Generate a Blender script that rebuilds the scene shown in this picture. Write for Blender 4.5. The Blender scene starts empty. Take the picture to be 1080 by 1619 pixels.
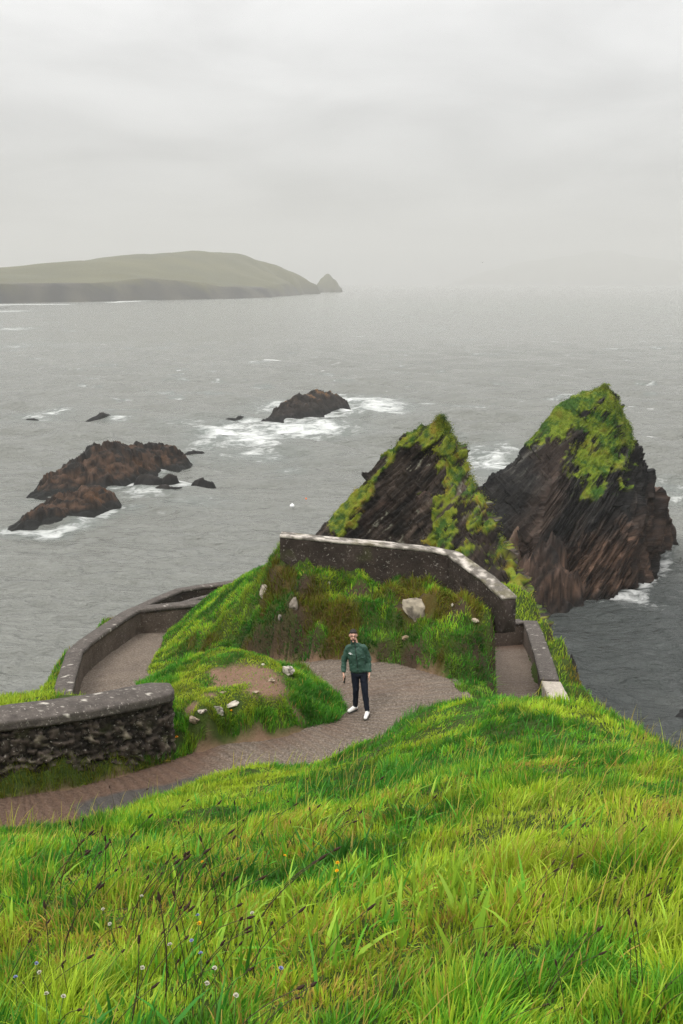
import bpy, bmesh, math, random
import numpy as np
from mathutils import Vector, Matrix
from mathutils.bvhtree import BVHTree

random.seed(7)
rng = np.random.default_rng(11)
S = bpy.context.scene
COL = S.collection
R = math.radians

# ------------------------------------------------------------------ camera
EYE = 30.0                       # metres above the sea
PITCH = R(13.0)
FPX = 35.0 / 36.0 * 1619.0       # focal length in photograph pixels
cam_d = bpy.data.cameras.new("camera")
cam_d.sensor_fit = 'VERTICAL'
cam_d.sensor_height = 36.0
cam_d.sensor_width = 24.0
cam_d.lens = 35.0
cam_d.clip_start = 0.05
cam_d.clip_end = 40000.0
cam = bpy.data.objects.new("camera", cam_d)
COL.objects.link(cam)
cam.location = (0, 0, EYE)
cam.rotation_euler = (R(90) - PITCH, 0, 0)
S.camera = cam

# ------------------------------------------------------------------ world, sun, exposure
SUN_EL, SUN_AZ = R(52), R(215)   # azimuth clockwise from +Y
world = bpy.data.worlds.new("World")
S.world = world
world.use_nodes = True
wn, wl = world.node_tree.nodes, world.node_tree.links
wn.clear()
w_out = wn.new('ShaderNodeOutputWorld')
w_bg = wn.new('ShaderNodeBackground')
w_bg.inputs['Strength'].default_value = 0.1
sky = wn.new('ShaderNodeTexSky')
sky.sky_type = 'NISHITA'
sky.sun_disc = False
sky.sun_elevation = SUN_EL
sky.sun_rotation = SUN_AZ
tc = wn.new('ShaderNodeTexCoord')
sep = wn.new('ShaderNodeSeparateXYZ')
wl.new(tc.outputs['Generated'], sep.inputs[0])
def wmath(op, a, b=None, c=None, clamp=False):
    n = wn.new('ShaderNodeMath'); n.operation = op; n.use_clamp = clamp
    for i, v in enumerate((a, b, c)):
        if v is None: continue
        if isinstance(v, (int, float)): n.inputs[i].default_value = v
        else: wl.new(v, n.inputs[i])
    return n.outputs[0]
zc = wmath('MAXIMUM', sep.outputs[2], 0.0)
# overcast layer: brighter overhead (CIE overcast), broken by soft cloud banks
den = wmath('ADD', zc, 0.16)
cx = wmath('DIVIDE', sep.outputs[0], den)
cy = wmath('DIVIDE', sep.outputs[1], den)
comb = wn.new('ShaderNodeCombineXYZ')
wl.new(cx, comb.inputs[0]); wl.new(cy, comb.inputs[1])
cn = wn.new('ShaderNodeTexNoise')
cn.inputs['Scale'].default_value = 1.3
cn.inputs['Detail'].default_value = 5.0
cn.inputs['Roughness'].default_value = 0.5
cn.inputs['Distortion'].default_value = 0.4
wl.new(comb.outputs[0], cn.inputs['Vector'])
cl = wmath('MULTIPLY_ADD', cn.outputs[0], 0.9, 0.44)
cie = wmath('MULTIPLY_ADD', zc, 16.5, 3.9)
lum = wmath('MULTIPLY', cl, cie)
vm = wn.new('ShaderNodeVectorMath'); vm.operation = 'SCALE'
vm.inputs[0].default_value = (1.0, 0.995, 0.99)
wl.new(lum, vm.inputs['Scale'])
mixc = wn.new('ShaderNodeMix'); mixc.data_type = 'RGBA'
mixc.inputs[0].default_value = 0.94
wl.new(sky.outputs[0], mixc.inputs[6])
wl.new(vm.outputs[0], mixc.inputs[7])
wl.new(mixc.outputs[2], w_bg.inputs['Color'])
wl.new(w_bg.outputs[0], w_out.inputs[0])

sun_d = bpy.data.lights.new("sun", 'SUN')
sun_d.energy = 1.5
sun_d.angle = R(14)
sun_d.color = (1.0, 0.96, 0.9)
sun = bpy.data.objects.new("sun", sun_d)
COL.objects.link(sun)
to_sun = Vector((math.sin(SUN_AZ) * math.cos(SUN_EL), math.cos(SUN_AZ) * math.cos(SUN_EL), math.sin(SUN_EL)))
sun.rotation_euler = to_sun.to_track_quat('Z', 'Y').to_euler()
sun.location = (0, 0, 90)

S.view_settings.view_transform = 'Standard'
S.view_settings.look = 'None'
S.view_settings.exposure = 0.5
S.view_settings.gamma = 1.0
S.render.engine = 'CYCLES'
S.cycles.use_denoising = True
S.cycles.denoising_prefilter = 'NONE'
S.cycles.max_bounces = 6
S.cycles.diffuse_bounces = 3
S.cycles.glossy_bounces = 3
S.cycles.transmission_bounces = 3
S.cycles.volume_bounces = 1
S.cycles.transparent_max_bounces = 4
S.cycles.caustics_reflective = False
S.cycles.caustics_refractive = False

# ------------------------------------------------------------------ helpers
CP, SP = math.cos(PITCH), math.sin(PITCH)
def ray(px, py):
    u, v = (px - 540.0) / FPX, (py - 809.5) / FPX
    return np.array((u, CP - v * SP, -SP - v * CP))
def W(px, py, drop):                 # the point seen there, `drop` metres below the eye
    d = ray(px, py); t = -drop / d[2]
    return np.array((d[0] * t, d[1] * t, EYE - drop))
def WY(px, py, Y):                   # the point seen there at a ground distance Y
    d = ray(px, py); t = Y / d[1]
    return np.array((d[0] * t, Y, EYE + d[2] * t))
def proj(p):
    p = np.asarray(p, float).reshape(-1, 3)
    x, y, z = p[:, 0], p[:, 1], p[:, 2] - EYE
    dep = y * CP - z * SP
    up = y * SP + z * CP
    return 540 + FPX * x / dep, 809.5 - FPX * up / dep, dep

def _h(i, j, k, s):
    n = (i * 73856093) ^ (j * 19349663) ^ (k * 83492791) ^ (s * 2654435761)
    n &= 0xffffffff
    n = ((n ^ (n >> 15)) * 2246822519) & 0xffffffff
    n = ((n ^ (n >> 13)) * 3266489917) & 0xffffffff
    n ^= n >> 16
    return n / 4294967296.0
def noise(p, scale=1.0, seed=0):
    p = np.asarray(p, float) * scale
    if p.shape[1] == 2: p = np.column_stack((p, np.zeros(len(p))))
    f = np.floor(p).astype(np.int64); t = p - f
    t = t * t * (3 - 2 * t)
    out = 0
    for a in (0, 1):
        for b in (0, 1):
            for c in (0, 1):
                w = (t[:, 0] if a else 1 - t[:, 0]) * (t[:, 1] if b else 1 - t[:, 1]) * (t[:, 2] if c else 1 - t[:, 2])
                out = out + w * _h(f[:, 0] + a, f[:, 1] + b, f[:, 2] + c, seed)
    return out
def fbm(p, scale=1.0, octs=4, seed=0, gain=0.5):
    s, a, tot = 0, 1.0, 0.0
    for o in range(octs):
        s = s + a * noise(p, scale * 2.03 ** o, seed + o * 17); tot += a; a *= gain
    return s / tot
def worley(p, seed=0):               # F1, F2 and the random number of the nearest cell
    p = np.asarray(p, float); f = np.floor(p).astype(np.int64)
    F1 = np.full(len(p), 9.0); F2 = np.full(len(p), 9.0); cid = np.zeros(len(p))
    z = np.zeros(len(p), np.int64)
    for a in (-1, 0, 1):
        for b in (-1, 0, 1):
            ci, cj = f[:, 0] + a, f[:, 1] + b
            qx = ci + _h(ci, cj, z, seed) * .9; qy = cj + _h(ci, cj, z + 1, seed) * .9
            d = np.hypot(p[:, 0] - qx, p[:, 1] - qy)
            near = d < F1
            F2 = np.where(near, F1, np.minimum(F2, d))
            cid = np.where(near, _h(ci, cj, z + 2, seed), cid)
            F1 = np.where(near, d, F1)
    return F1, F2, cid
def sstep(a, b, x):
    t = np.clip((x - a) / (b - a), 0, 1)
    return t * t * (3 - 2 * t)
def lerp(a, b, t): return a + (b - a) * t
def segdist(p, poly, closed=False):
    p = np.asarray(p, float); poly = np.asarray(poly, float)
    best = np.full(len(p), 1e9); n = len(poly)
    for i in range(n if closed else n - 1):
        a, b = poly[i], poly[(i + 1) % n]
        ab = b - a
        t = np.clip(((p - a) @ ab) / max(ab @ ab, 1e-9), 0, 1)
        d = np.linalg.norm(p - a - t[:, None] * ab, axis=1)
        best = np.minimum(best, d)
    return best
def inside(p, poly):
    x, y = p[:, 0], p[:, 1]; r = np.zeros(len(p), bool); n = len(poly)
    for i in range(n):
        (x0, y0), (x1, y1) = poly[i][:2], poly[(i + 1) % n][:2]
        if y0 == y1: continue
        c = ((y0 > y) != (y1 > y)) & (x < (x1 - x0) * (y - y0) / (y1 - y0) + x0)
        r ^= c
    return r
def sdf(p, poly):                    # negative inside
    poly = np.asarray(poly)[:, :2]
    d = segdist(p, poly, True)
    return np.where(inside(p, poly), -d, d)

def mesh_np(name, v, loops, starts, mat=None, parent=None, smooth=False, cols=None, uvs=None):
    me = bpy.data.meshes.new(name)
    v = np.asarray(v, np.float32); loops = np.asarray(loops, np.int32); starts = np.asarray(starts, np.int32)
    me.vertices.add(len(v)); me.vertices.foreach_set('co', v.ravel())
    me.loops.add(len(loops)); me.loops.foreach_set('vertex_index', loops)
    me.polygons.add(len(starts)); me.polygons.foreach_set('loop_start', starts)
    me.update(calc_edges=True)
    me.validate()
    if smooth: me.polygons.foreach_set('use_smooth', np.ones(len(me.polygons), bool))
    for nm, c in (cols or {}).items():
        c = np.asarray(c, np.float32)
        if c.ndim == 1: c = np.column_stack((c, c, c))
        a = me.color_attributes.new(nm, 'FLOAT_COLOR', 'POINT')
        a.data.foreach_set('color', np.column_stack((c, np.ones(len(c), np.float32))).astype(np.float32).ravel())
    if uvs is not None:
        l = me.uv_layers.new(name='UVMap')
        li = np.zeros(len(me.loops), np.int32); me.loops.foreach_get('vertex_index', li)
        l.data.foreach_set('uv', np.asarray(uvs, np.float32)[li].ravel())
    if mat: me.materials.append(mat)
    o = bpy.data.objects.new(name, me); COL.objects.link(o)
    if parent: o.parent = parent
    return o
def grid_faces(nr, nc, wrap=False):
    i, j = np.meshgrid(np.arange(nr - 1), np.arange(nc if wrap else nc - 1), indexing='ij')
    j2 = (j + 1) % nc
    q = np.stack((i * nc + j, i * nc + j2, (i + 1) * nc + j2, (i + 1) * nc + j), -1).reshape(-1, 4)
    return q
def quads(name, v, q, **k):
    q = np.asarray(q)
    return mesh_np(name, v, q.ravel(), np.arange(len(q)) * 4, **k)
def empty(name, loc=(0, 0, 0)):
    o = bpy.data.objects.new(name, None); COL.objects.link(o); o.location = loc
    o.empty_display_size = .2
    return o
def tag(o, label=None, cat=None, group=None, kind=None):
    if label: o['label'] = label
    if cat: o['category'] = cat
    if group: o['group'] = group
    if kind: o['kind'] = kind
    return o
def copy_tree(o, parent=None):
    c = o.copy(); COL.objects.link(c)
    if parent: c.parent = parent
    for ch in list(o.children): copy_tree(ch, c)
    return c

# ------------------------------------------------------------------ materials
class NT:
    def __init__(s, name):
        s.m = bpy.data.materials.new(name); s.m.use_nodes = True
        s.n, s.l = s.m.node_tree.nodes, s.m.node_tree.links
        s.b = s.n['Principled BSDF']; s.out = s.n['Material Output']
    def put(s, v, sock):
        if isinstance(v, (int, float)): sock.default_value = v
        elif isinstance(v, tuple): sock.default_value = v if len(sock.default_value) == len(v) else v + (1.0,)
        else: s.l.new(v, sock)
    def math(s, op, a, b=None, clamp=False):
        n = s.n.new('ShaderNodeMath'); n.operation = op; n.use_clamp = clamp
        s.put(a, n.inputs[0])
        if b is not None: s.put(b, n.inputs[1])
        return n.outputs[0]
    def mix(s, f, a, b, blend='MIX'):
        n = s.n.new('ShaderNodeMix'); n.data_type = 'RGBA'; n.blend_type = blend
        s.put(f, n.inputs[0]); s.put(a, n.inputs[6]); s.put(b, n.inputs[7])
        return n.outputs[2]
    def attr(s, nm):
        n = s.n.new('ShaderNodeAttribute'); n.attribute_name = nm
        return n.outputs['Color']
    def chan(s, c):
        n = s.n.new('ShaderNodeSeparateColor'); s.l.new(c, n.inputs[0]); return n.outputs
    def coord(s, kind='Object', scale=None):
        n = s.n.new('ShaderNodeTexCoord'); o = n.outputs[kind]
        if scale:
            m = s.n.new('ShaderNodeMapping'); m.inputs['Scale'].default_value = scale
            s.l.new(o, m.inputs['Vector']); o = m.outputs[0]
        return o
    def noise(s, vec, scale, detail=4, rough=.55, dist=0):
        n = s.n.new('ShaderNodeTexNoise')
        s.l.new(vec, n.inputs['Vector'])
        n.inputs['Scale'].default_value = scale; n.inputs['Detail'].default_value = detail
        n.inputs['Roughness'].default_value = rough; n.inputs['Distortion'].default_value = dist
        return n.outputs[0]
    def voro(s, vec, scale, feat='F1'):
        n = s.n.new('ShaderNodeTexVoronoi'); n.feature = feat
        s.l.new(vec, n.inputs['Vector']); n.inputs['Scale'].default_value = scale
        return n.outputs
    def ramp(s, f, lo, hi):
        n = s.n.new('ShaderNodeMapRange'); s.put(f, n.inputs[0])
        n.inputs[1].default_value = lo; n.inputs[2].default_value = hi
        return n.outputs[0]
    def bump(s, h, strength, dist, normal=None):
        n = s.n.new('ShaderNodeBump'); n.inputs['Strength'].default_value = strength
        n.inputs['Distance'].default_value = dist; s.l.new(h, n.inputs['Height'])
        if normal: s.l.new(normal, n.inputs['Normal'])
        return n.outputs[0]
    def done(s, col, rough=.9, nrm=None, spec=.3):
        s.put(col, s.b.inputs['Base Color']); s.put(rough, s.b.inputs['Roughness'])
        s.b.inputs['Specular IOR Level'].default_value = spec
        if nrm: s.l.new(nrm, s.b.inputs['Normal'])
        return s.m

def simple(name, col, rough=.7, var=.25, scale=30, spec=.3):
    t = NT(name); v = t.coord()
    n = t.noise(v, scale, 4)
    dark = tuple(c * (1 - var) for c in col); lite = tuple(min(1, c * (1 + var)) for c in col)
    return t.done(t.mix(n, dark, lite), rough, t.bump(n, .15, .01), spec)

def blade_mat(name, trans=.35):
    t = NT(name)
    c = t.attr('col')
    t.put(c, t.b.inputs['Base Color']); t.b.inputs['Roughness'].default_value = .55
    t.b.inputs['Specular IOR Level'].default_value = .25
    tr = t.n.new('ShaderNodeBsdfTranslucent'); t.l.new(c, tr.inputs[0])
    mx = t.n.new('ShaderNodeMixShader'); mx.inputs[0].default_value = trans
    t.l.new(t.b.outputs[0], mx.inputs[1]); t.l.new(tr.outputs[0], mx.inputs[2])
    t.l.new(mx.outputs[0], t.out.inputs[0])
    return t.m
M_BLADE = blade_mat('grass_blade')

def ground_mat():
    t = NT('turf_and_soil'); v = t.coord()
    m = t.chan(t.attr('mask'))
    n1 = t.noise(v, 3.0, 6); n2 = t.noise(v, 22.0, 5); n3 = t.noise(v, 90, 3)
    turf = t.mix(n1, (.018, .035, .008), (.07, .1, .018))
    turf = t.mix(t.math('MULTIPLY', m[2], .8), turf, t.mix(n2, (.05, .03, .012), (.13, .075, .02)))
    soil = t.mix(n2, (.11, .062, .04), (.27, .17, .115))
    soil = t.mix(t.ramp(n3, .6, .72), soil, (.36, .29, .23))
    rock = t.mix(n2, (.014, .010, .007), (.085, .058, .036))
    c = t.mix(m[0], turf, soil)
    c = t.mix(m[1], c, rock)
    h = t.math('ADD', n2, t.math('MULTIPLY', n3, .5))
    return t.done(c, .95, t.bump(h, .7, .05), .15)
def path_mat():
    t = NT('ribbed_path'); uv = t.coord('UV'); v = t.coord()
    m = t.chan(t.attr('mask'))
    n1 = t.noise(v, 1.6, 5); n2 = t.noise(v, 26, 6, .75); n3 = t.noise(v, 14, 4)
    w = t.n.new('ShaderNodeTexWave'); w.wave_type = 'BANDS'; w.bands_direction = 'X'
    t.l.new(uv, w.inputs['Vector']); w.inputs['Scale'].default_value = 1.55
    w.inputs['Distortion'].default_value = 1.6; w.inputs['Detail'].default_value = 2
    w.inputs['Detail Scale'].default_value = 1.2
    rib = t.math('MULTIPLY', w.outputs['Fac'], t.ramp(n3, .3, .6))
    c = t.mix(n1, (.072, .053, .039), (.2, .156, .118))
    c = t.mix(t.ramp(n2, .5, .72), c, (.42, .35, .29))
    c = t.mix(t.ramp(n2, .46, .3), c, (.022, .015, .011))
    c = t.mix(t.math('MULTIPLY', rib, .3), c, (.26, .225, .195))
    c = t.mix(t.math('MULTIPLY', m[0], .75), c, t.mix(n2, (.06, .03, .019), (.18, .105, .072)))
    c = t.mix(m[1], c, t.mix(n2, (.04, .036, .033), (.125, .112, .102)))
    h = t.math('ADD', t.math('MULTIPLY', rib, 1.2), n2)
    return t.done(c, .85, t.bump(h, 1.0, .03), .2)
def stone_mat(name, speck=.5):
    t = NT(name); v = t.coord()
    c = t.attr('col')
    n2 = t.noise(v, 20, 6, .7); n3 = t.noise(v, 17, 5, .7); n4 = t.noise(v, 3, 3)
    c = t.mix(n2, t.mix(1.0, c, (.3, .29, .28), 'MULTIPLY'), t.mix(1.0, c, (1.9, 1.85, 1.8), 'MULTIPLY'))
    sp = t.math('MULTIPLY', t.ramp(n3, .60, .64), t.ramp(n4, .3, .55))
    c = t.mix(t.math('MULTIPLY', sp, speck, True), c, (.36, .33, .29))
    return t.done(c, .9, t.bump(n2, .8, .03), .25)
def rock_mat(name, bump=.6, dist=.15, scale=1.0):
    t = NT(name); v = t.coord()
    c = t.attr('col')
    n2 = t.noise(v, 3.2 * scale, 7, .65); n3 = t.noise(v, 11 * scale, 4, .6)
    c = t.mix(n2, t.mix(1.0, c, (.5, .48, .46), 'MULTIPLY'), t.mix(1.0, c, (1.5, 1.48, 1.45), 'MULTIPLY'))
    return t.done(c, t.ramp(n3, -.3, .9), t.bump(n2, bump, dist), .16)
M_GROUND, M_PATH = ground_mat(), path_mat()
M_STONE = stone_mat('rubble_stone', .75)
M_CONC = stone_mat('lichened_concrete', .9)
M_ROCK = rock_mat('slate_rock')
M_ISLE = rock_mat('island_turf', .3, 2.0, .05)
# ------------------------------------------------------------------ terrain of the headland
CWL = [W(869,1074,9.02), W(858,1035,9.5), W(846,1000,9.95), W(838,981,10.2)]
L = []            # scattered ground points
for p in ((0,0,28.45),(-3,0,28.0),(3,0,28.6),(-7,0,27.4),(7,0,27.6),(0,-4,29.6),(-7,-4,28.8),(7,-4,29.2),(-12,0,26.5),(-12,6,24.6),
          (1.5,15.2,22.4),(3,16,22.2),(4.5,15,22.6),(5.6,13.5,21.6),(6.2,10,22.6),(6.8,6,24.2),(8.5,2,25.5),(9,8,19),(8,12,17),(7.5,16,15),
          (11,4,17),(12,10,7),(11,16,4),(14,0,14),(15,8,0),(14,16,-2),
          (9,20,9),(8.4,24,10),(8.4,29,9),(8.6,34,8),(9,40,4),(11,24,0),(11,30,-1),(12,40,-2),
          (-1,25,22.9),(1.5,25,23.0),(3.2,24.5,22.3),(-2.2,29,20.3),(0.5,30,20.2),(2.8,30,19.3),(-4,31.5,18.4),(-1,33.5,18.4),(2,35,18.6),(4.6,35,18.5),
          (-4,36.5,15),(0,38,15.5),(4,40,15.5),(-3,42,4),(2,46,5),(7,46,4),(-2,50,-2),(8,50,-2),
          (-9.2,33.5,14),(-9.5,36,4),(-7,40,2),(-12,32,0),
          (-8.3,27,17.8),(-8.4,23.5,18.6),(-8.6,20.5,19.9),(-9.5,18,20.5),(-10.5,15.5,21.4),(-13,13,21.8),
          (-10.5,26,12),(-11,22,13),(-12,19,15),(-14,16,17),(-13.5,27,-1),(-15,22,-1),(-17,18,0),(-18,13,8)):
    L.append(p)
def P(px, py, drop): L.append(tuple(W(px, py, drop)))
# foreground hillside
for px, lo, k in ((-150,1.25,.43),(0,1.2,.43),(270,1.1,.43),(540,1.0,.42),(810,.97,.37),(1080,.93,.355),(1250,.95,.36)):
    for py in (1619, 1540, 1450, 1360):
        tn = -ray(540, py)[2] / ray(540, py)[1]
        y = lo / (tn - k); L.append(tuple(WY(px, py, y)))
for px, lo, k in ((800,.97,.365),(1080,.93,.355),(950,.95,.36)):
    for py in (1280, 1210):
        tn = -ray(540, py)[2] / ray(540, py)[1]
        L.append(tuple(WY(px, py, lo / (tn - k))))
P(600,1270,4.4); P(600,1222,5.3); P(420,1300,4.4); P(420,1250,5.35); P(150,1350,4.35)
P(680,1172,5.3); P(760,1142,5.05); P(900,1152,4.7)
for a in ((-60,1322,4.9),(0,1318,4.9),(100,1303,5.15),(170,1295,5.3),(270,1270,5.55),(330,1252,5.9),(370,1222,6.35),(420,1212,6.5),(470,1226,6.45),(540,1204,6.55),(600,1168,6.25),
          (650,1134,6.0),(720,1110,5.65),(800,1106,5.4),(870,1115,5.35),(940,1130,5.25),(1000,1160,5.2),(1080,1204,5.05)): P(*a)
# green mound between the two legs of the path
for a in ((360,1027,7.22),(300,1040,7.5),(262,1075,7.6),(420,1040,7.35),(462,1060,7.6),(340,1128,7.4),(300,1142,7.55),(390,1110,7.38),(430,1138,7.65),
          (400,1075,7.3),(505,1108,7.85),(480,1080,7.65),(330,1080,7.3),(285,1100,7.42),(450,1112,7.5),(290,1160,7.75),(380,1150,7.72)): P(*a)
# strip of turf at the foot of the front wall
for a in ((40,1218,7.28),(100,1203,7.33),(160,1205,7.55),(-40,1228,7.2)): P(*a)
# knoll
for a in ((370,922,8.3),(400,902,7.5),(435,884,6.62),(350,932,8.7),(325,950,9.0),(400,960,7.75),(330,1000,8.75),(285,1028,9.15),(500,930,6.85),(500,1000,7.55),(600,960,7.1),
          (600,1012,7.6),(680,980,7.15),(680,1032,7.6),(728,1010,7.3),(740,1050,7.75),(758,1005,7.4),(772,1050,8.0),(786,1083,8.45),(455,892,6.52),(520,903,6.6),(580,912,6.74),(650,920,6.84),
          (700,928,6.95),(760,965,7.15),(803,994,7.35),(420,1010,7.85),(450,975,7.3)): P(*a)
# turf outside the walls
for a in ((100,1038,10.0),(85,1070,9.6),(62,1100,9.3),(20,1100,8.9),(0,1102,8.9),(160,985,10.1),(196,980,11.4)): P(*a)
for a in ((868,988,10.65),(850,965,11.0),(818,940,11.4),(912,1063,9.95),(895,1028,10.25),(935,1103,9.3)): P(*a)

# legs of the path as (inner edge, outer edge) pairs
PAIRS = [((-10,12.2,22.9),(-8.5,9.6,23.0)), ((-7.4,12.9,22.6),(-6.6,10.8,22.65)), (W(0,1262,7.62),(-4.7,11.9,22.4)), (W(60,1254,7.7),W(90,1298,7.72)), (W(150,1237,7.8),W(190,1282,7.8)),
         (W(265,1205,7.95),W(330,1243,7.95)), (W(350,1177,8),W(430,1217,8)), (W(430,1167,8),W(510,1217,8)), (W(480,1153,8),W(580,1197,8)), (W(527,1143,8),W(660,1165,8)),
         (W(546,1127,8),W(732,1122,8)), (W(541,1107,8),W(722,1089,8)), (W(521,1090,8.05),W(692,1066,8)), (W(497,1070,8.1),W(607,1048,8.02)), (W(468,1056,8.25),W(519,1043,8.1)),
         ((-2.0,20.2,21.5),W(472,1046,8.3)), ((-3.2,20.4,21.1),(-2.7,22.2,21.15)), ((-4.6,20.3,20.85),(-4.2,22.6,20.75)), (W(116,1105,9.25),W(236,1062,9.35)),
         (W(127,1057,9.65),W(252,1030,9.65)), (W(166,1022,9.95),W(270,1003,10.05)), (W(210,992,10.2),W(288,982,10.3)), ((-5.6,28.9,19.68),(-4.7,29.2,19.66)), ((-5.2,29.7,19.6),(-4.5,29.7,19.6))]
CHUTE = [((3.3,18.4,21.0),(4.35,18.4,21.0)), ((3.45,20.6,20.75),(4.5,20.6,20.7)), (W(782,1085,9.5),W(845,1085,9.5)), (W(770,1050,10.15),W(838,1050,10.15)), (W(760,1013,11),W(832,1013,11)), ((4.4,30.6,18.9),(5.95,30.6,18.9))]
def cr(pts, n):                       # Catmull-Rom, n steps per span
    pts = np.array([np.array(p, float) for p in pts]); out = []
    q = np.vstack((2 * pts[0] - pts[1], pts, 2 * pts[-1] - pts[-2]))
    for i in range(1, len(q) - 2):
        for k in range(n):
            t = k / n
            out.append(.5 * (2*q[i] + (q[i+1]-q[i-1])*t + (2*q[i-1]-5*q[i]+4*q[i+1]-q[i+2])*t*t + (3*q[i]-q[i-1]-3*q[i+1]+q[i+2])*t**3))
    out.append(q[-2]); return np.array(out)
IN, OUT = cr([a for a, b in PAIRS], 8), cr([b for a, b in PAIRS], 8)
CIN, COUT = cr([a for a, b in CHUTE], 6), cr([b for a, b in CHUTE], 6)
POLY = np.vstack((IN, OUT[::-1])); CPOLY = np.vstack((CIN, COUT[::-1]))
for a, b in PAIRS: L.append(tuple(a)); L.append(tuple(b))
for a, b in CHUTE: L.append(tuple(b))
class RBF:
    def __init__(s, pts, c=.25):
        s.p = np.array(pts, float); s.c = c
        d = np.hypot(*(s.p[:, None, :2] - s.p[None, :, :2]).transpose(2, 0, 1))
        n = len(s.p); A = np.zeros((n + 3, n + 3))
        A[:n, :n] = -np.sqrt(d * d + c * c) + np.eye(n) * .012
        A[:n, n] = 1; A[:n, n+1:] = s.p[:, :2]; A[n:, :n] = A[:n, n:].T
        s.w = np.linalg.solve(A, np.concatenate((s.p[:, 2], np.zeros(3))))
    def __call__(s, q):
        out = np.empty(len(q))
        for i in range(0, len(q), 20000):
            b = q[i:i+20000]
            d2 = (b[:, None, 0] - s.p[None, :, 0])**2 + (b[:, None, 1] - s.p[None, :, 1])**2
            out[i:i+20000] = -np.sqrt(d2 + s.c**2) @ s.w[:-3] + s.w[-3] + b @ s.w[-2:]
        return out
base_f = RBF(L)
path_f = RBF([tuple(a) for a, b in PAIRS] + [tuple(b) for a, b in PAIRS], .5)
chute_f = RBF([tuple(a) for a, b in CHUTE] + [tuple(b) for a, b in CHUTE], .5)
def px_ellipse(px, py, rx, ry, drop):
    c = W(px, py, drop); dep = c[1] * CP + drop * SP
    ang = math.atan2(drop, c[1])
    return c[0], c[1], rx * dep / FPX, ry * dep / FPX / math.sin(ang)
SOIL = [px_ellipse(*a) for a in ((392,1073,50,15,7.3),(428,1092,30,13,7.35),(337,1066,11,5,7.3),(465,1126,20,7,7.7),(430,1150,10,4,7.75),(300,1132,12,6,7.5),(405,1104,18,4,7.4),(330,1103,12,4,7.35),(352,1085,14,4,7.3),(605,1160,20,8,6.2))]
ROCKM = [(x, y, a, min(b, .22)) for x, y, a, b in (px_ellipse(*a) for a in ((760,1030,14,34,7.6),(780,1060,16,50,7.9),(795,1075,12,40,8.1),(725,975,20,18,7.1),(480,925,16,10,6.8),(465,955,22,12,7.1),(665,945,40,8,6.9),(560,935,22,4,6.9),(645,1010,22,6,7.4)))]
def blob_mask(xy, ells, seed, soft=.35):
    m = np.zeros(len(xy)); nz = fbm(xy, 2.6, 4, seed) - .5
    for x, y, a, b in ells:
        d = np.hypot((xy[:, 0] - x) / a, (xy[:, 1] - y) / b) + nz * 1.5
        m = np.maximum(m, 1 - sstep(1 - soft, 1 + soft, d))
    return m
def knoll_zone(xy):
    return sstep(18.7, 19.6, xy[:, 1]) * sstep(-5.5, -3, xy[:, 0]) * (1 - sstep(23.5, 25, xy[:, 1])) * (1 - sstep(3.5, 4.5, xy[:, 0]))
def terrain_z(xy):
    z = base_f(xy)
    far = sstep(3, 9, xy[:, 1])
    z = z + (fbm(xy, .9, 3, 3) - .5) * lerp(.12, .22, far) + (fbm(xy, 3.4, 3, 5) - .5) * .12
    k = knoll_zone(xy)
    z = z + k * ((fbm(xy, 1.9, 4, 9) - .5) * .55 + (np.abs(fbm(xy, 1.1, 3, 21) - .5) * -1.0 + .12) * .5)
    z = z + k * .085 * np.sin(z * (2 * math.pi / .52) + fbm(xy, .8, 3, 25) * 7)
    steep = sstep(17, 12, z)
    z = z + steep * (fbm(xy, .6, 5, 31) - .5) * 3.5
    n = (fbm(xy, 3.0, 3, 41) - .5) * .28
    d = sdf(xy, POLY) + n
    z = lerp(path_f(xy) - .03, z, sstep(-.06, .12, d))
    dc = sdf(xy, CPOLY)
    z = lerp(chute_f(xy) - .05, z, sstep(0, .14, dc))
    dw = segdist(xy, np.array([p[:2] for p in CWL]))
    z = np.where(dw < .9, np.minimum(z, chute_f(xy) + .25 + .5 * sstep(.3, .9, dw) + 9 * sstep(.7, .9, dw)), z)
    return np.maximum(z, -3.0)
GX0, GX1, GY0, GY1, GS = -19.0, 16.0, -4.0, 52.0, .085
gx = np.arange(GX0, GX1, GS); gy = np.arange(GY0, GY1, GS)
XX, YY = np.meshgrid(gx, gy); GXY = np.column_stack((XX.ravel(), YY.ravel()))
GZ = terrain_z(GXY); ZG = GZ.reshape(len(gy), len(gx))
def tz(xy):
    xy = np.asarray(xy, float)
    u = np.clip((xy[:, 0] - GX0) / GS, 0, len(gx) - 1.001); v = np.clip((xy[:, 1] - GY0) / GS, 0, len(gy) - 1.001)
    i, j = u.astype(int), v.astype(int); a, b = u - i, v - j
    return ZG[j, i]*(1-a)*(1-b) + ZG[j, i+1]*a*(1-b) + ZG[j+1, i]*(1-a)*b + ZG[j+1, i+1]*a*b
gzy, gzx = np.gradient(ZG, GS)
SLOPE = np.hypot(gzx, gzy)
def tgrid(arr, xy):
    i = np.clip(((xy[:, 0] - GX0) / GS).astype(int), 0, len(gx) - 1); j = np.clip(((xy[:, 1] - GY0) / GS).astype(int), 0, len(gy) - 1)
    return arr[j, i]
def hit(px, py, y0=1.5, y1=48):
    ys = np.arange(y0, y1, .02); d = ray(px, py); t = ys / d[1]
    xs, zs = d[0] * t, EYE + d[2] * t
    below = zs < tz(np.column_stack((xs, ys)))
    k = int(np.argmax(below)) if below.any() else len(ys) - 1
    return np.array((xs[k], ys[k], tz(np.array([[xs[k], ys[k]]]))[0]))
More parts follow.
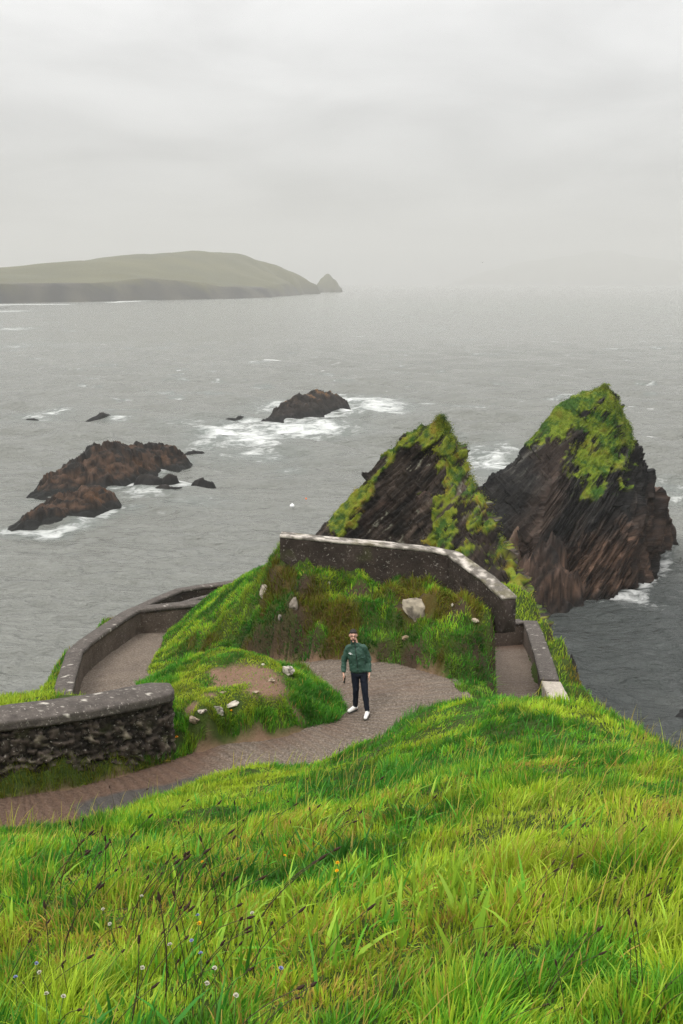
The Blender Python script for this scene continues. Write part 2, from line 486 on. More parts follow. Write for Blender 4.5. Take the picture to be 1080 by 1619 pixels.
m_soil = np.maximum(blob_mask(GXY, SOIL, 51), .9 * sstep(.05, -.04, sdf(GXY, POLY) + (fbm(GXY, 2.2, 3, 52) - .5) * .16))
slope_r = sstep(1.6, 2.8, SLOPE.ravel() + (fbm(GXY, 1.3, 3, 61) - .5) * 1.2)
m_rock = np.clip(np.maximum(blob_mask(GXY, ROCKM, 53), np.maximum(slope_r * (GZ < 20.5), sstep(15.5, 13.5, GZ))), 0, 1)
m_rock = np.maximum(m_rock, knoll_zone(GXY) * sstep(2.2, 3.2, SLOPE.ravel() + (fbm(GXY, 2.4, 4, 66) - .5) * 4.0) * .8)
m_dry = np.clip(knoll_zone(GXY) * sstep(.42, .62, fbm(GXY, 1.2, 4, 71)) , 0, 1)
ground = quads('ground', np.column_stack((GXY, GZ)), grid_faces(len(gy), len(gx)), mat=M_GROUND, smooth=True,
               cols={'mask': np.column_stack((m_soil, m_rock, m_dry))})
tag(ground, 'grassy rocky headland falling to the sea', None, None, 'structure')

def strip(name, A, B, f, nc, lift=0.0, widen=.18, masks=None):
    rows = []; uv = []; s = 0
    A, B = A.copy(), B.copy()
    n = len(A); T = np.linspace(0, 1, nc)
    mid = (A + B) / 2
    ds = np.concatenate(([0], np.cumsum(np.linalg.norm(np.diff(mid[:, :2], axis=0), axis=1))))
    for i in range(n):
        w = B[i] - A[i]; l = np.linalg.norm(w[:2]); a = A[i] - w * widen / l; b = B[i] + w * widen / l
        for t in T:
            rows.append(lerp(a, b, t)[:2]); uv.append((ds[i], t * l))
    xy = np.array(rows); z = f(xy) + lift
    z = z + (fbm(xy, 3.1, 3, 77) - .5) * .03
    c = masks(xy, np.array(uv)) if masks else np.zeros((len(xy), 3))
    o = quads(name, np.column_stack((xy, z)), grid_faces(n, nc), mat=M_PATH, smooth=True, cols={'mask': c}, uvs=np.array(uv))
    return o
def dense(A, k=3):
    i = np.arange(len(A)); q = np.linspace(0, len(A) - 1, (len(A) - 1) * k + 1)
    return np.column_stack([np.interp(q, i, A[:, j]) for j in range(3)])
GUT = np.array([W(150, 1280, 7.8)[:2], W(230, 1262, 7.9)[:2], W(325, 1236, 7.95)[:2]])
def pmask(xy, uv):
    left = sstep(-1.4, -3.2, xy[:, 0]) * (1 - sstep(15.8, 17, xy[:, 1]))
    inner = sstep(.9, .1, segdist(xy, IN[:70, :2]))
    soil = np.clip(left * 1.0 + .55 * inner * sstep(.4, .6, fbm(xy, 1.1, 3, 83)) * (xy[:, 1] < 19), 0, 1)
    back = sstep(.45, .7, fbm(xy, .9, 3, 84)) * .3 * (xy[:, 1] > 17.5) * (xy[:, 0] > -1.6)
    gut = sstep(.34, .2, segdist(xy, GUT) + (fbm(xy, 4, 3, 85) - .5) * .2)
    return np.column_stack((np.clip(soil + back, 0, 1), gut, soil * 0))
pth = strip('path', dense(IN), dense(OUT), path_f, 34, masks=pmask)
tag(pth, 'ribbed gravelly concrete path bending round the mound', None, None, 'structure')
pch = strip('lower_path', dense(CIN), dense(COUT), chute_f, 16, widen=.1,
            masks=lambda xy, uv: np.column_stack((sstep(27.5, 29.2, xy[:, 1]) * .8 + .15, xy[:, 0]*0, xy[:, 0]*0)))
tag(pch, 'sunken lower leg of the path between walls', None, None, 'structure')
LOWA = cr([(-6.6,30.0,18.9),(-4.2,30.3,18.6),(-1.0,31.2,18.5),(2.5,32.5,18.5)], 6); LOWB = cr([(-5.6,32.6,18.7),(-3.4,34.0,18.5),(-0.6,34.2,18.45),(2.5,34.5,18.5)], 6)

# ------------------------------------------------------------------ masonry walls
def resample(pts, step):
    pts = np.array([np.array(p, float) for p in pts])
    d = np.concatenate(([0], np.cumsum(np.linalg.norm(np.diff(pts, axis=0), axis=1))))
    q = np.linspace(0, d[-1], max(2, int(d[-1] / step) + 1))
    return np.column_stack([np.interp(q, d, pts[:, j]) for j in range(3)]), q
def loop_pts(corners, step):
    out = []
    for i in range(len(corners)):
        a, b = np.array(corners[i], float), np.array(corners[(i + 1) % len(corners)], float)
        n = max(1, int(np.linalg.norm(b - a) / step))
        for k in range(n): out.append(a + (b - a) * k / n)
    return np.array(out)
def sweep(name, pts, width, top, bot, parent, mat, colf, disp=.02, step=.06, rnd=0.0, seed=0, stones=None, smooth=False, dome=0.0):
    """loft a rectangular section (top..bot below the crest line) along pts; rnd rounds the far end"""
    c, q = resample(pts, step)
    win = max(1, int(.12 / step))
    t = np.zeros((len(c), 2))
    for i in range(len(c)):
        a, b = max(0, i - win), min(len(c) - 1, i + win); t[i] = c[b, :2] - c[a, :2]
    t /= np.linalg.norm(t, axis=1)[:, None]
    nrm = np.column_stack((-t[:, 1], t[:, 0]))
    bots = np.broadcast_to(np.interp(q, np.linspace(0, q[-1], len(np.atleast_1d(bot))), np.atleast_1d(bot)), (len(c),)) if not callable(bot) else bot(c, q)
    V = []; nloop = None; UV = []
    for i in range(len(c)):
        w = width / 2
        if rnd: w *= math.sqrt(max(0.06, 1 - max(0, (q[i] - (q[-1] - rnd)) / rnd) ** 2))
        prof = loop_pts([(-.5, 0), (.5, 0), (.5, 1), (-.5, 1)], .5)
        nu = max(3, int(width / step)); nv = max(2, int(abs(np.max(bots) - top) / step))
        u = np.concatenate((np.linspace(-1, 1, nu)[:-1], np.ones(nv), np.linspace(1, -1, nu)[:-1][:nu-1], -np.ones(nv)))
        vv = np.concatenate((np.zeros(nu - 1), np.linspace(0, 1, nv + 1)[:-1], np.ones(nu - 1), np.linspace(1, 0, nv + 1)[:-1]))
        nloop = len(u)
        down = top + (bots[i] - top) * vv
        domez = np.where(vv == 0, dome * (1 - u * u), 0)
        V.append(np.column_stack((c[i, 0] + nrm[i, 0] * u * w, c[i, 1] + nrm[i, 1] * u * w, c[i, 2] - down + domez)))
        UV.append(np.column_stack((np.full(nloop, q[i]) + 0 * u, down, u)))
    n = len(c)
    V = np.vstack(V); UV = np.vstack(UV)
    # outward direction of the section
    ctr = np.repeat(c, nloop, 0); mid = ctr.copy(); mid[:, 2] = ctr[:, 2] - (top + np.repeat(bots, nloop)) / 2
    tt = np.repeat(t, nloop, 0)
    o = V - mid; o[:, 2] *= .35
    o[:, :2] -= tt * np.sum(o[:, :2] * tt, 1)[:, None]
    o /= np.maximum(np.linalg.norm(o, axis=1), 1e-6)[:, None]
    dn = (fbm(V, 5.0, 4, seed + 3) - .5) * 2 * disp + (fbm(V, 1.2, 2, seed + 8) - .5) * disp
    cid = np.zeros(len(V)); edge = np.ones(len(V))
    if stones:
        sx, sz, amp = stones
        w2 = np.column_stack((UV[:, 0] / sx + (UV[:, 2] > 0) * 50 + (noise(V, 3, 5) - .5) * .8, UV[:, 1] / sz + (noise(V, 4, 6) - .5) * .8))
        F1, F2, cid = worley(w2, seed)
        edge = sstep(.02, .3, F2 - F1)
        side = sstep(.9, 1.0, np.abs(UV[:, 2]))
        dn = dn + side * amp * (edge - .6 + (cid - .5) * 1.2)
    V = V + o * dn[:, None]
    col = colf(V, UV, cid, edge)
    q4 = grid_faces(n, nloop, True)
    V = np.vstack((V, V[:nloop].mean(0), V[-nloop:].mean(0)))
    col = np.vstack((col, col[:1], col[-1:]))
    lo = list(q4[:, ::-1].ravel()); st = list(np.arange(len(q4)) * 4)
    for e, (b0, cc) in enumerate(((0, n * nloop), ((n - 1) * nloop, n * nloop + 1))):
        for k in range(nloop):
            st.append(len(lo)); tri = (b0 + k, b0 + (k + 1) % nloop, cc)
            lo += tri if e == 0 else tri[::-1]
    ob = mesh_np(name, V, lo, st, mat=mat, parent=parent, smooth=smooth, cols={'col': col})
    return ob
def c_rubble(V, UV, cid, edge):
    a = np.array((.016, .013, .011)); b = np.array((.085, .068, .056))
    c = a + (b - a) * (cid ** 1.6)[:, None]
    c = np.where(((cid * 37) % 1 > .93)[:, None], np.array((.19, .165, .13)), c)
    moss = sstep(.58, .7, fbm(V, 2.4, 4, 91))[:, None]
    c = lerp(c, np.array((.05, .055, .018)), moss * .6)
    return c * lerp(.55, 1, edge)[:, None]
def c_dark(V, UV, cid, edge):
    n = fbm(V, 4, 4, 95)[:, None]
    c = lerp(np.array((.014, .011, .0095)), np.array((.055, .042, .035)), n)
    return lerp(c, np.array((.05, .055, .02)), sstep(.62, .75, fbm(V, 1.6, 3, 97))[:, None] * .5)
def c_cap(V, UV, cid, edge):
    n = fbm(V, 9, 4, 99)[:, None]
    c = lerp(np.array((.038, .033, .030)), np.array((.118, .104, .094)), n)
    lich = sstep(.72, .75, fbm(V, 7.5, 4, 101))[:, None]
    return lerp(c, np.array((.42, .40, .36)), lich)
def c_palecap(V, UV, cid, edge):
    n = fbm(V, 6, 5, 99)[:, None]
    c = lerp(np.array((.12, .11, .095)), np.array((.46, .43, .39)), sstep(.42, .64, n))
    return lerp(c, np.array((.12, .11, .06)), sstep(.55, .7, fbm(V, 3, 3, 103))[:, None] * .6)
def c_render(V, UV, cid, edge):
    n = fbm(V, 3, 5, 105)[:, None]
    return lerp(np.array((.05, .038, .031)), np.array((.125, .10, .082)), n)

# rubble wall beside the near leg of the path
fw = empty('stone_wall', tuple(W(270, 1200, 8.0)))
tag(fw, 'low dark rubble wall with rounded grey coping beside the near path', 'stone wall', None, 'thing')
def local(o, parent):
    o.matrix_parent_inverse = Matrix.Translation(parent.location).inverted()
    return o
FWL = [(-8.6,13.3,24.0), W(-60,1139,6.45), W(0,1132,6.5), W(90,1121,6.58), W(165,1109,6.66), W(225,1097,6.74), W(262,1088,6.8)]
local(sweep('masonry', FWL, .58, .10, 1.55, fw, M_STONE, c_rubble, .03, .035, rnd=.12, seed=5, stones=(.12, .062, .05)), fw)
local(sweep('coping', FWL[:-1] + [W(268, 1087, 6.8)], .70, -.03, .115, fw, M_CONC, c_cap, .018, .035, rnd=.3, seed=6, smooth=True, dome=.05), fw)

# parapet round the upper terrace
tw = empty('parapet_wall', tuple(W(118, 1050, 9.65)))
tag(tw, 'low concrete parapet curving along the left edge of the upper terrace path', 'parapet wall', None, 'thing')
TWL = [W(92,1118,8.3), W(97,1105,8.4), W(104,1075,8.57), W(118,1030,8.8), W(135,1014,8.95), W(165,993,9.15), W(205,967,9.35), W(216,962,9.36), W(260,957,9.38), W(325,951,9.4), W(350,948,9.4)]
local(sweep('masonry', TWL, .34, .09, 1.15, tw, M_STONE, c_render, .02, .05, seed=15), tw)
local(sweep('coping', TWL, .40, 0, .10, tw, M_CONC, c_cap, .012, .05, seed=16, dome=.02), tw)
lw = empty('parapet_wall', tuple(W(285, 950, 11.6)))
tag(lw, 'dark outer parapet behind the terrace, standing against the sea', 'parapet wall', None, 'thing')
LWL = [W(196,972,10.35), W(205,967,10.4), W(240,950,10.5), W(283,932,10.62), W(320,926,10.66), W(372,919,10.7), W(430,913,10.75)]
local(sweep('masonry', LWL, .3, .08, 1.35, lw, M_STONE, c_dark, .02, .06, seed=25), lw)
local(sweep('coping', LWL, .34, 0, .09, lw, M_CONC, c_cap, .012, .06, seed=26, dome=.02), lw)
iw = empty('kerb_wall', tuple(W(310, 950, 10.8)))
tag(iw, 'short low kerb wall between the two terrace parapets', 'kerb wall', None, 'thing')
IWL = [W(278,955,10.15), W(310,946,10.2), W(350,937,10.25)]
local(sweep('masonry', IWL, .16, .05, .8, iw, M_STONE, c_dark, .012, .06, seed=35), iw)
local(sweep('coping', IWL, .2, 0, .06, iw, M_CONC, c_cap, .01, .06, seed=36), iw)

# wall along the top of the knoll
kw = empty('stone_wall', tuple(W(600, 905, 6.5)))
tag(kw, 'dark lichen-specked wall along the top of the knoll', 'stone wall', None, 'thing')
KWL = [W(444,843,5.78), W(480,847,5.83), W(520,851,5.88), W(600,858,5.98), W(690,868,6.11), W(716,874,6.18), W(770,912,6.42), W(806,944,6.62)]
kb = lambda c, q: np.interp(q / q[-1], (0, .04, .08, .55, .8, .95, 1), (.6, .75, 1.0, 1.0, 1.05, .95, .8))
local(sweep('masonry', KWL, .34, .06, kb, kw, M_STONE, c_dark, .03, .045, seed=45), kw)
local(sweep('coping', KWL, .37, 0, .06, kw, M_CONC, c_palecap, .016, .045, seed=46), kw)

# walls of the sunken lower path
cw = empty('retaining_wall', tuple(W(845, 1040, 10.2)))
tag(cw, 'thick grey wall on the seaward side of the sunken lower path', 'retaining wall', None, 'thing')
local(sweep('masonry', CWL, .40, .07, 1.35, cw, M_STONE, c_render, .01, .05, seed=55), cw)
local(sweep('coping', CWL, .44, 0, .08, cw, M_CONC, c_cap, .012, .05, seed=56), cw)
local(sweep('end_block', [W(885,1106,8.62), W(871,1077,9.0)], .43, .0, 1.2, cw, M_CONC, lambda V, U, c, e: lerp(np.array((.3,.27,.23)), np.array((.5,.46,.4)), fbm(V, 5, 4, 111)[:, None]), .014, .05, seed=57), cw)
ew = empty('retaining_wall', tuple(W(800, 1012, 11)))
tag(ew, 'short cross wall closing the far end of the sunken lower path', 'retaining wall', None, 'thing')
EWL = [W(750,989,10.12), W(800,984,10.16), W(826,981,10.2)]
local(sweep('masonry', EWL, .3, .06, 1.3, ew, M_STONE, c_render, .01, .05, seed=65), ew)
local(sweep('coping', EWL, .34, 0, .07, ew, M_CONC, c_cap, .01, .05, seed=66), ew)
# ------------------------------------------------------------------ sea stacks
DIPV = np.array((math.cos(R(46)), -.05, math.sin(R(46)))); DIPV /= np.linalg.norm(DIPV)
def strata(p, dirn, nrm, amps, seed):
    """stepped bedding: slabs standing proud or recessed along the dip"""
    q = p @ nrm; a = p @ dirn
    out = 0
    for k, (T, A) in enumerate(amps):
        w = q / T + (fbm(p, .12 / T ** .3, 3, seed + k) - .5) * 1.6
        f = np.floor(w); fr = w - f
        seg = np.floor(a / (T * 4.5) + f * .37)
        r = _h(f.astype(np.int64), seg.astype(np.int64), np.zeros(len(p), np.int64), seed + k)
        out = out + A * ((r - .5) * 1.4 + (fr - .5) * .9)
    return out
def stack(name, curves, ztop, zbot, label, nz, na, amps, nrm, seed, colf, maskf, grassf, rnd=.5):
    zs = np.linspace(zbot, ztop, nz)
    K = []
    for c in curves:
        c = np.array([WY(*p) if p[1] > 200 else p for p in c], float)
        c = c[np.argsort(c[:, 2])]
        K.append(np.column_stack((np.interp(zs, c[:, 2], c[:, 0]), np.interp(zs, c[:, 2], c[:, 1]))))
        # keep the slope below the lowest given point
        lo = zs < c[0, 2]
        sl = (c[1, :2] - c[0, :2]) / max(.3, c[1, 2] - c[0, 2])
        K[-1][lo] = c[0, :2] + (zs[lo] - c[0, 2])[:, None] * np.clip(sl, -1.2, 1.2)
    K = np.stack(K, 1)                                   # nz, 5, 2
    m = K.shape[1]; V = []
    d = np.linalg.norm(np.roll(K, -1, 1) - K, axis=2).mean(0) * np.array((1, 1, 1, .3, .3)); cnt = np.maximum(6, (na * d / d.sum()).astype(int))
    for i in range(m):
        a, b = K[:, i], K[:, (i + 1) % m]; pa, pb = K[:, i - 1], K[:, (i + 2) % m]
        for t in np.arange(cnt[i]) / cnt[i]:
            lin = a + (b - a) * t
            crv = .5 * (2*a + (b-pa)*t + (2*pa-5*a+4*b-pb)*t*t + (3*a-pa-3*b+pb)*t**3)
            V.append(lerp(lin, crv, rnd))
    V = np.stack(V, 1); n = V.shape[1]                   # nz, n, 2
    cen = V.mean(1, keepdims=True)
    top = sstep(ztop - 1.2, ztop, zs)
    V = lerp(V, cen, (top * .8)[:, None, None])
    G = np.concatenate((V, np.broadcast_to(zs[:, None, None], (nz, n, 1))), 2)
    du = np.roll(G, -1, 1) - np.roll(G, 1, 1); dv = np.gradient(G, axis=0)
    N = np.cross(du, dv); N /= np.maximum(np.linalg.norm(N, axis=2), 1e-6)[..., None]
    P3, N3 = G.reshape(-1, 3), N.reshape(-1, 3)
    big = (fbm(P3, .16, 4, seed + 40) - .5) * 1.6
    fine = (fbm(P3 * np.array((1, 1, .8)), .9, 4, seed + 44) - .5) * .5
    s = strata(P3, DIPV, nrm, amps, seed)
    taper = np.repeat(sstep(ztop + .2, ztop - 3.0, zs) * .75 + .25, n)
    soft = 1 - .75 * maskf(P3, N3, s)
    P4 = P3 + N3 * ((big * .7 + s * soft + fine) * taper)[:, None]
    veg = maskf(P4, N3, s)
    P4 = P4 + N3 * (veg * (.03 + .2 * sstep(.4, .65, fbm(P4, 1.5, 3, seed + 50))))[:, None] * np.array((.6, .6, 1))
    col = lerp(colf(P4, s), grassf(P4), (veg * .9)[:, None])
    q = grid_faces(nz, n, True)
    root = empty(name, (float(cen[0, 0, 0]), float(cen[0, 0, 1]), 0)); tag(root, label, 'sea stack')
    P5 = np.vstack((P4, P4[-n:].mean(0))); col5 = np.vstack((col, col[-1:]))
    lo = list(q.ravel()); st = list(np.arange(len(q)) * 4)
    for k in range(n):
        st.append(len(lo)); lo += [(nz - 1) * n + k, (nz - 1) * n + (k + 1) % n, nz * n]
    ob = mesh_np('rock', P5, lo, st, mat=M_ROCK, parent=root, cols={'col': col5}); local(ob, root)
    return root, P4, N3, veg
def tufts(name, pts, nrm, parent, colf, ln, wd, per, seed):
    g = np.random.default_rng(seed); n = len(pts) * per
    b = np.repeat(pts, per, 0) + g.normal(0, .12, (n, 3)); nn = np.repeat(nrm, per, 0)
    d = nn * .6 + np.array((0, 0, .8)) + g.normal(0, .45, (n, 3)); d /= np.linalg.norm(d, axis=1)[:, None]
    sd = np.cross(d, g.normal(0, 1, (n, 3))); sd /= np.linalg.norm(sd, axis=1)[:, None]
    l = ln * g.uniform(.5, 1.3, n)[:, None]; w = wd * g.uniform(.6, 1.3, n)[:, None]
    v = np.stack((b - sd * w, b + sd * w, b + d * l * .6 + sd * w * .8 , b + d * l + np.array((.12, 0, -.1)) * l), 1).reshape(-1, 3)
    i = np.arange(n)[:, None] * 4
    lo = np.concatenate((i + np.array((0, 1, 2, 3)),), 1).ravel()
    c = np.repeat(colf(b) * g.uniform(.5, 1.5, (n, 1)), 4, 0)
    o = mesh_np(name, v, lo, np.arange(n) * 4, mat=M_BLADE, parent=parent, cols={'col': c}); local(o, parent)
    return tag(o, kind='stuff')
def slab(P, T, seed):                # one random number for each bed of slate
    w = (P @ NRM) / T + (fbm(P, .12 / T ** .3, 3, seed) - .5) * 1.6
    f = np.floor(w).astype(np.int64); sg = np.floor((P @ DIPV) / (T * 5.5) + f * .37).astype(np.int64)
    fr = w - f
    return _h(f, sg, f * 0, seed), np.minimum(fr, 1 - fr)
NRM = np.array((-math.sin(R(46)), -.06, math.cos(R(46)))); NRM /= np.linalg.norm(NRM)
def xzline(pts, Y): return np.array([[WY(a, b, Y)[0], WY(a, b, Y)[2]] for a, b in pts])
def pxdist(P, line):                 # distance in metres on the stack's front elevation
    return segdist(P[:, [0, 2]], line)
def col_big(P, s):
    n = fbm(P, .5, 4, 201)[:, None]; st = fbm(P @ np.stack((DIPV * .6, NRM * 3.0, np.cross(DIPV, NRM) * .5), 1), 1.0, 4, 202)[:, None]
    dark = lerp(np.array((.007, .007, .0075)), np.array((.03, .028, .0265)), sstep(.35, .7, st))
    brown = lerp(np.array((.026, .0165, .0125)), np.array((.135, .083, .058)), sstep(.3, .72, st))
    low = sstep(7.0, 3.6, P[:, 2] + (n[:, 0] - .5) * 4.5 - .18 * (P[:, 0] - 26))[:, None]
    c = lerp(dark, brown, low * .9)
    band = sstep(2.3, .6, pxdist(P, xzline([(905,690),(860,790),(810,850),(790,870)], 100)) + (n[:, 0]-.5)*2)[:, None]
    c = lerp(c, lerp(np.array((.03,.02,.015)), np.array((.11,.072,.054)), st), band * .5)
    c = lerp(c, np.array((.16, .16, .14)), (sstep(.62, .72, st[:, 0]) * sstep(8, 12, P[:, 2]))[:, None] * .5)
    r1, e1 = slab(P, .95, 301); r2, e2 = slab(P, .42, 302)
    c = .8 * c * ((.45 + 1.1 * r1) * (.6 + .8 * r2) * lerp(.35, 1, sstep(.0, .12, e2)))[:, None]
    return lerp(c, np.array((.006, .006, .006)), sstep(.9, .1, P[:, 2])[:, None] * .8)
def veg_big(P, N, s):
    a = pxdist(P, xzline([(955,607),(925,625),(890,650),(850,688)], 106)) / 1.15
    b = pxdist(P, xzline([(955,607),(985,660),(1000,700)], 105)) / 1.5
    c = pxdist(P, xzline([(950,670),(960,715),(935,728)], 103)) / 2.3
    d = np.minimum(np.minimum(a, b), c)
    nz = (fbm(P @ np.stack((DIPV * .75, NRM * 1.3, np.cross(DIPV, NRM)), 1), .9, 5, 205, .6) - .5) * 3.2 + (fbm(P, .35, 3, 206) - .5) * 1.2
    bare = sstep(.56, .66, fbm(P @ np.stack((DIPV * .7, NRM * 2.0, np.cross(DIPV, NRM) * .8), 1), 1.0, 4, 208)) * sstep(.2, .8, d + .3)
    nub = sstep(1.5, .8, np.linalg.norm(P - WY(972, 618, 106.5), axis=1))
    return sstep(1.25, .85, d + nz) * sstep(7.5, 9, P[:, 2]) * (1 - bare) * (1 - nub)
def green_big(P):
    n = fbm(P, .8, 5, 207, .65)[:, None]
    return lerp(lerp(np.array((.035, .095, .008)), np.array((.15, .21, .013)), sstep(.36, .52, n)), np.array((.19, .19, .018)), sstep(.56, .68, n) * .8)
r2, P2, N2, v2 = stack('sea_stack',
    [[(952,605,107),(925,622,107),(880,645,107),(830,700,107),(790,745,107),(755,785,107),(690,850,105)],
     [(950,612,105.5),(905,700,103),(862,790,99),(850,860,96),(868,945,93)],
     [(958,604,105.5),(982,690,103.5),(985,735,102.5),(985,820,99),(1011,936,94.8)],
     [(974,606,106.5),(977,640,107.5),(1003,692,109),(1026,737,111),(1044,795,113.5),(1054,846,117)],
     [(29.2,108,19.4),(30,112,12),(28,122,0)]],
    19.3, -2.0, 'largest pointed sea stack, dark slate with a green grassy peak, standing in the water', 400, 680,
    [(2.4, .85), (.95, .55), (.42, .32), (.2, .14)], NRM, 300, col_big, veg_big, green_big, .35)
rs = np.random.default_rng(3)
pick = np.flatnonzero(v2 > .55); pick = rs.choice(pick, min(len(pick), 6500), replace=False)
tufts('grass_cap', P2[pick], N2[pick], r2, green_big, .10, .045, 3, 5)

def col_mid(P, s):
    n = fbm(P, .8, 4, 211)[:, None]; st = fbm(P @ np.stack((DIPV * .8, NRM * 4.0, np.cross(DIPV, NRM) * .7), 1), 1.0, 4, 212)[:, None]
    c = lerp(np.array((.009, .0075, .0065)), np.array((.045, .034, .027)), sstep(.3, .7, st))
    c = lerp(c, np.array((.07, .045, .035)), sstep(.55, .75, n) * .5)
    r1, e1 = slab(P, .6, 401); r2, e2 = slab(P, .28, 402)
    c = c * ((.4 + 1.2 * r1) * (.55 + .9 * r2) * lerp(.35, 1, sstep(.0, .12, e2)))[:, None]
    lich = sstep(.60, .64, st) * sstep(.5, .6, fbm(P, .9, 3, 214))[:, None] * sstep(.5, .56, fbm(P, 4.0, 3, 218))[:, None]
    return lerp(c, np.array((.24, .24, .19)), lich * .8)
def veg_mid(P, N, s):
    a = pxdist(P, xzline([(690,660),(650,685),(600,735),(560,785),(525,835)], 65)) / .5
    b = pxdist(P, xzline([(690,660),(712,700)], 64)) / 1.2
    c = pxdist(P, xzline([(705,720),(735,750),(770,815),(790,860),(812,905)], 60)) / .95
    d = pxdist(P, xzline([(735,750),(700,800),(690,840)], 61)) / .7
    nz = (fbm(P, 1.0, 4, 215) - .5) * 5.5
    bare = sstep(.48, .56, fbm(P @ np.stack((DIPV * .5, NRM * 2.4, np.cross(DIPV, NRM)), 1), 1.2, 4, 216))
    return sstep(1.2, .9, np.minimum(np.minimum(a, b), np.minimum(c, d)) + nz) * .95 * (1 - bare)
def green_mid(P):
    n = fbm(P, 1.5, 5, 217, .65)[:, None]
    return lerp(lerp(np.array((.033, .085, .008)), np.array((.16, .2, .012)), sstep(.36, .52, n)), np.array((.22, .16, .02)), sstep(.55, .66, n) * .8)
r1, P1, N1, v1 = stack('sea_stack',
    [[(676,660,65),(640,692,65),(590,742,65),(540,806,65),(508,842,65),(400,950,64)],
     [(686,658,64.3),(686,730,63),(660,800,61.5),(640,880,60),(600,1000,57)],
     [(702,657,64.3),(716,690,64),(736,742,62),(766,800,59),(790,865,56),(818,932,52.5),(850,1010,48)],
     [(712,662,65.2),(716,700,66),(727,760,67.5),(745,850,69),(12,71,4)],
     [(6.6,66.5,21.3),(6,69,15),(4,76,0)]],
    21.4, -2.0, 'pointed sea stack right behind the knoll wall, mossy tufts on its ridge', 420, 680,
    [(1.5, .6), (.6, .4), (.28, .22), (.14, .1)], NRM, 400, col_mid, veg_mid, green_mid, .3)
pick = np.flatnonzero((v1 > .5) & (P1[:, 2] > 6)); pick = rs.choice(pick, min(len(pick), 6500), replace=False)
tufts('grass_tufts', P1[pick], N1[pick], r1, green_mid, .065, .024, 4, 6)

# ------------------------------------------------------------------ rocks in the sea
def ridge_rock(name, line, label, group, colf, res=.3, seed=0, rough=1.0, zmin=-1.0, mat=None, strike=None, pw=1.5, cat='rock', parent=None):
    """line: (x, y, crest height, half width) along the crest"""
    l = np.array(line, float)
    x0, y0 = (l[:, :2] - l[:, 3:4]).min(0) - 1; x1, y1 = (l[:, :2] + l[:, 3:4]).max(0) + 1
    X, Y = np.meshgrid(np.arange(x0, x1 + res, res), np.arange(y0, y1 + res, res)); xy = np.column_stack((X.ravel(), Y.ravel()))
    w = (fbm(np.column_stack((xy, xy[:, 0] * 0 + seed)), .35, 3, seed) - .5) * 2.0 * rough
    xw = xy + np.column_stack((w, -w))
    h = np.full(len(xy), -9.0)
    for i in range(len(l) - 1):
        a, b = l[i, :2], l[i + 1, :2]; ab = b - a
        t = np.clip(((xw - a) @ ab) / max(ab @ ab, 1e-6), 0, 1)
        d = np.linalg.norm(xw - a - t[:, None] * ab, axis=1)
        z, hw = lerp(l[i, 2], l[i + 1, 2], t), lerp(l[i, 3], l[i + 1, 3], t)
        h = np.maximum(h, (z + 1.2) * (1 - (d / hw) ** pw) - 1.2)
    p3 = np.column_stack((xy, h * 1.0))
    top = sstep(-1.2, 1.0, h)
    q = xy @ np.array((math.cos(.9), -math.sin(.9)))
    step = 0
    for T, A in ((2.2, .75), (.8, .3)):          # tilted beds broken into blocks
        wq = q / T + (fbm(xy, .25, 3, seed + 3) - .5) * 2.0; f = np.floor(wq)
        sg = np.floor((xy @ np.array((.62, .78))) / (T * 2.6) + f * .37)
        step = step + A * ((_h(f.astype(np.int64), sg.astype(np.int64), (f * 0).astype(np.int64), seed) - .5) + (wq - f - .5) * .9)
    h = h + top * rough * (step * 1.1 + (fbm(p3, 1.0, 5, seed + 5, .6) - .5) * 1.9 - np.abs(fbm(p3, .5, 3, seed + 7) - .5) * 1.6 + .3)
    h = np.maximum(h, zmin - .3)
    v = np.column_stack((xy, h)); q4 = grid_faces(*X.shape)
    q4 = q4[(h[q4] > zmin).any(1)]
    use = np.unique(q4); mp = np.full(len(v), -1); mp[use] = np.arange(len(use)); v, q4 = v[use], mp[q4]
    o = quads(name, v - np.array((l[0, 0], l[0, 1], 0)), q4, mat=mat or M_ROCK, cols={'col': colf(v)})
    o.location = (l[0, 0], l[0, 1], 0)
    return tag(o, label, cat, group)
def col_rock(v):
    n = fbm(v, .5, 4, 221)[:, None]; m = fbm(v * np.array((1, 1, 2.5)), .9, 4, 222)[:, None]
    c = lerp(np.array((.010, .0085, .0075)), np.array((.075, .045, .030)), sstep(.36, .68, m))
    c = lerp(c, np.array((.12, .055, .02)), sstep(.6, .72, n) * .5 * sstep(3.2, 1.6, v[:, 2])[:, None])
    c = lerp(c, np.array((.014, .014, .014)), sstep(.55, .4, n) * sstep(2.4, 3.6, v[:, 2])[:, None] * .9)
    return lerp(c, np.array((.012, .0125, .012)), sstep(.95, .3, v[:, 2])[:, None])
def col_blackrock(v):
    n = fbm(v, .6, 4, 225)[:, None]
    c = lerp(np.array((.009, .0085, .008)), np.array((.035, .029, .025)), n)
    c = lerp(c, np.array((.14, .08, .04)), sstep(.5, .68, n) * sstep(2.2, 3.4, v[:, 2])[:, None])
    return lerp(c, np.array((.011, .011, .011)), sstep(.9, .3, v[:, 2])[:, None])
def RL(px, py, Y, hw):
    p = WY(px, py, Y); return (p[0], p[1], p[2], hw)
ridge_rock('sea_rock', [RL(62,778,142,3.0), RL(90,748,146,4.4), RL(130,732,149,5.2), RL(158,706,154,6.5), RL(178,706,156,6.8), RL(200,708,160,6.2), RL(240,706,165,5.8), RL(262,708,167,5.2), RL(281,724,169,3.0)],
           'long jagged brown rock ridge with a black crest in the sea on the left', 'rocks in the sea', col_rock, .2, 11)
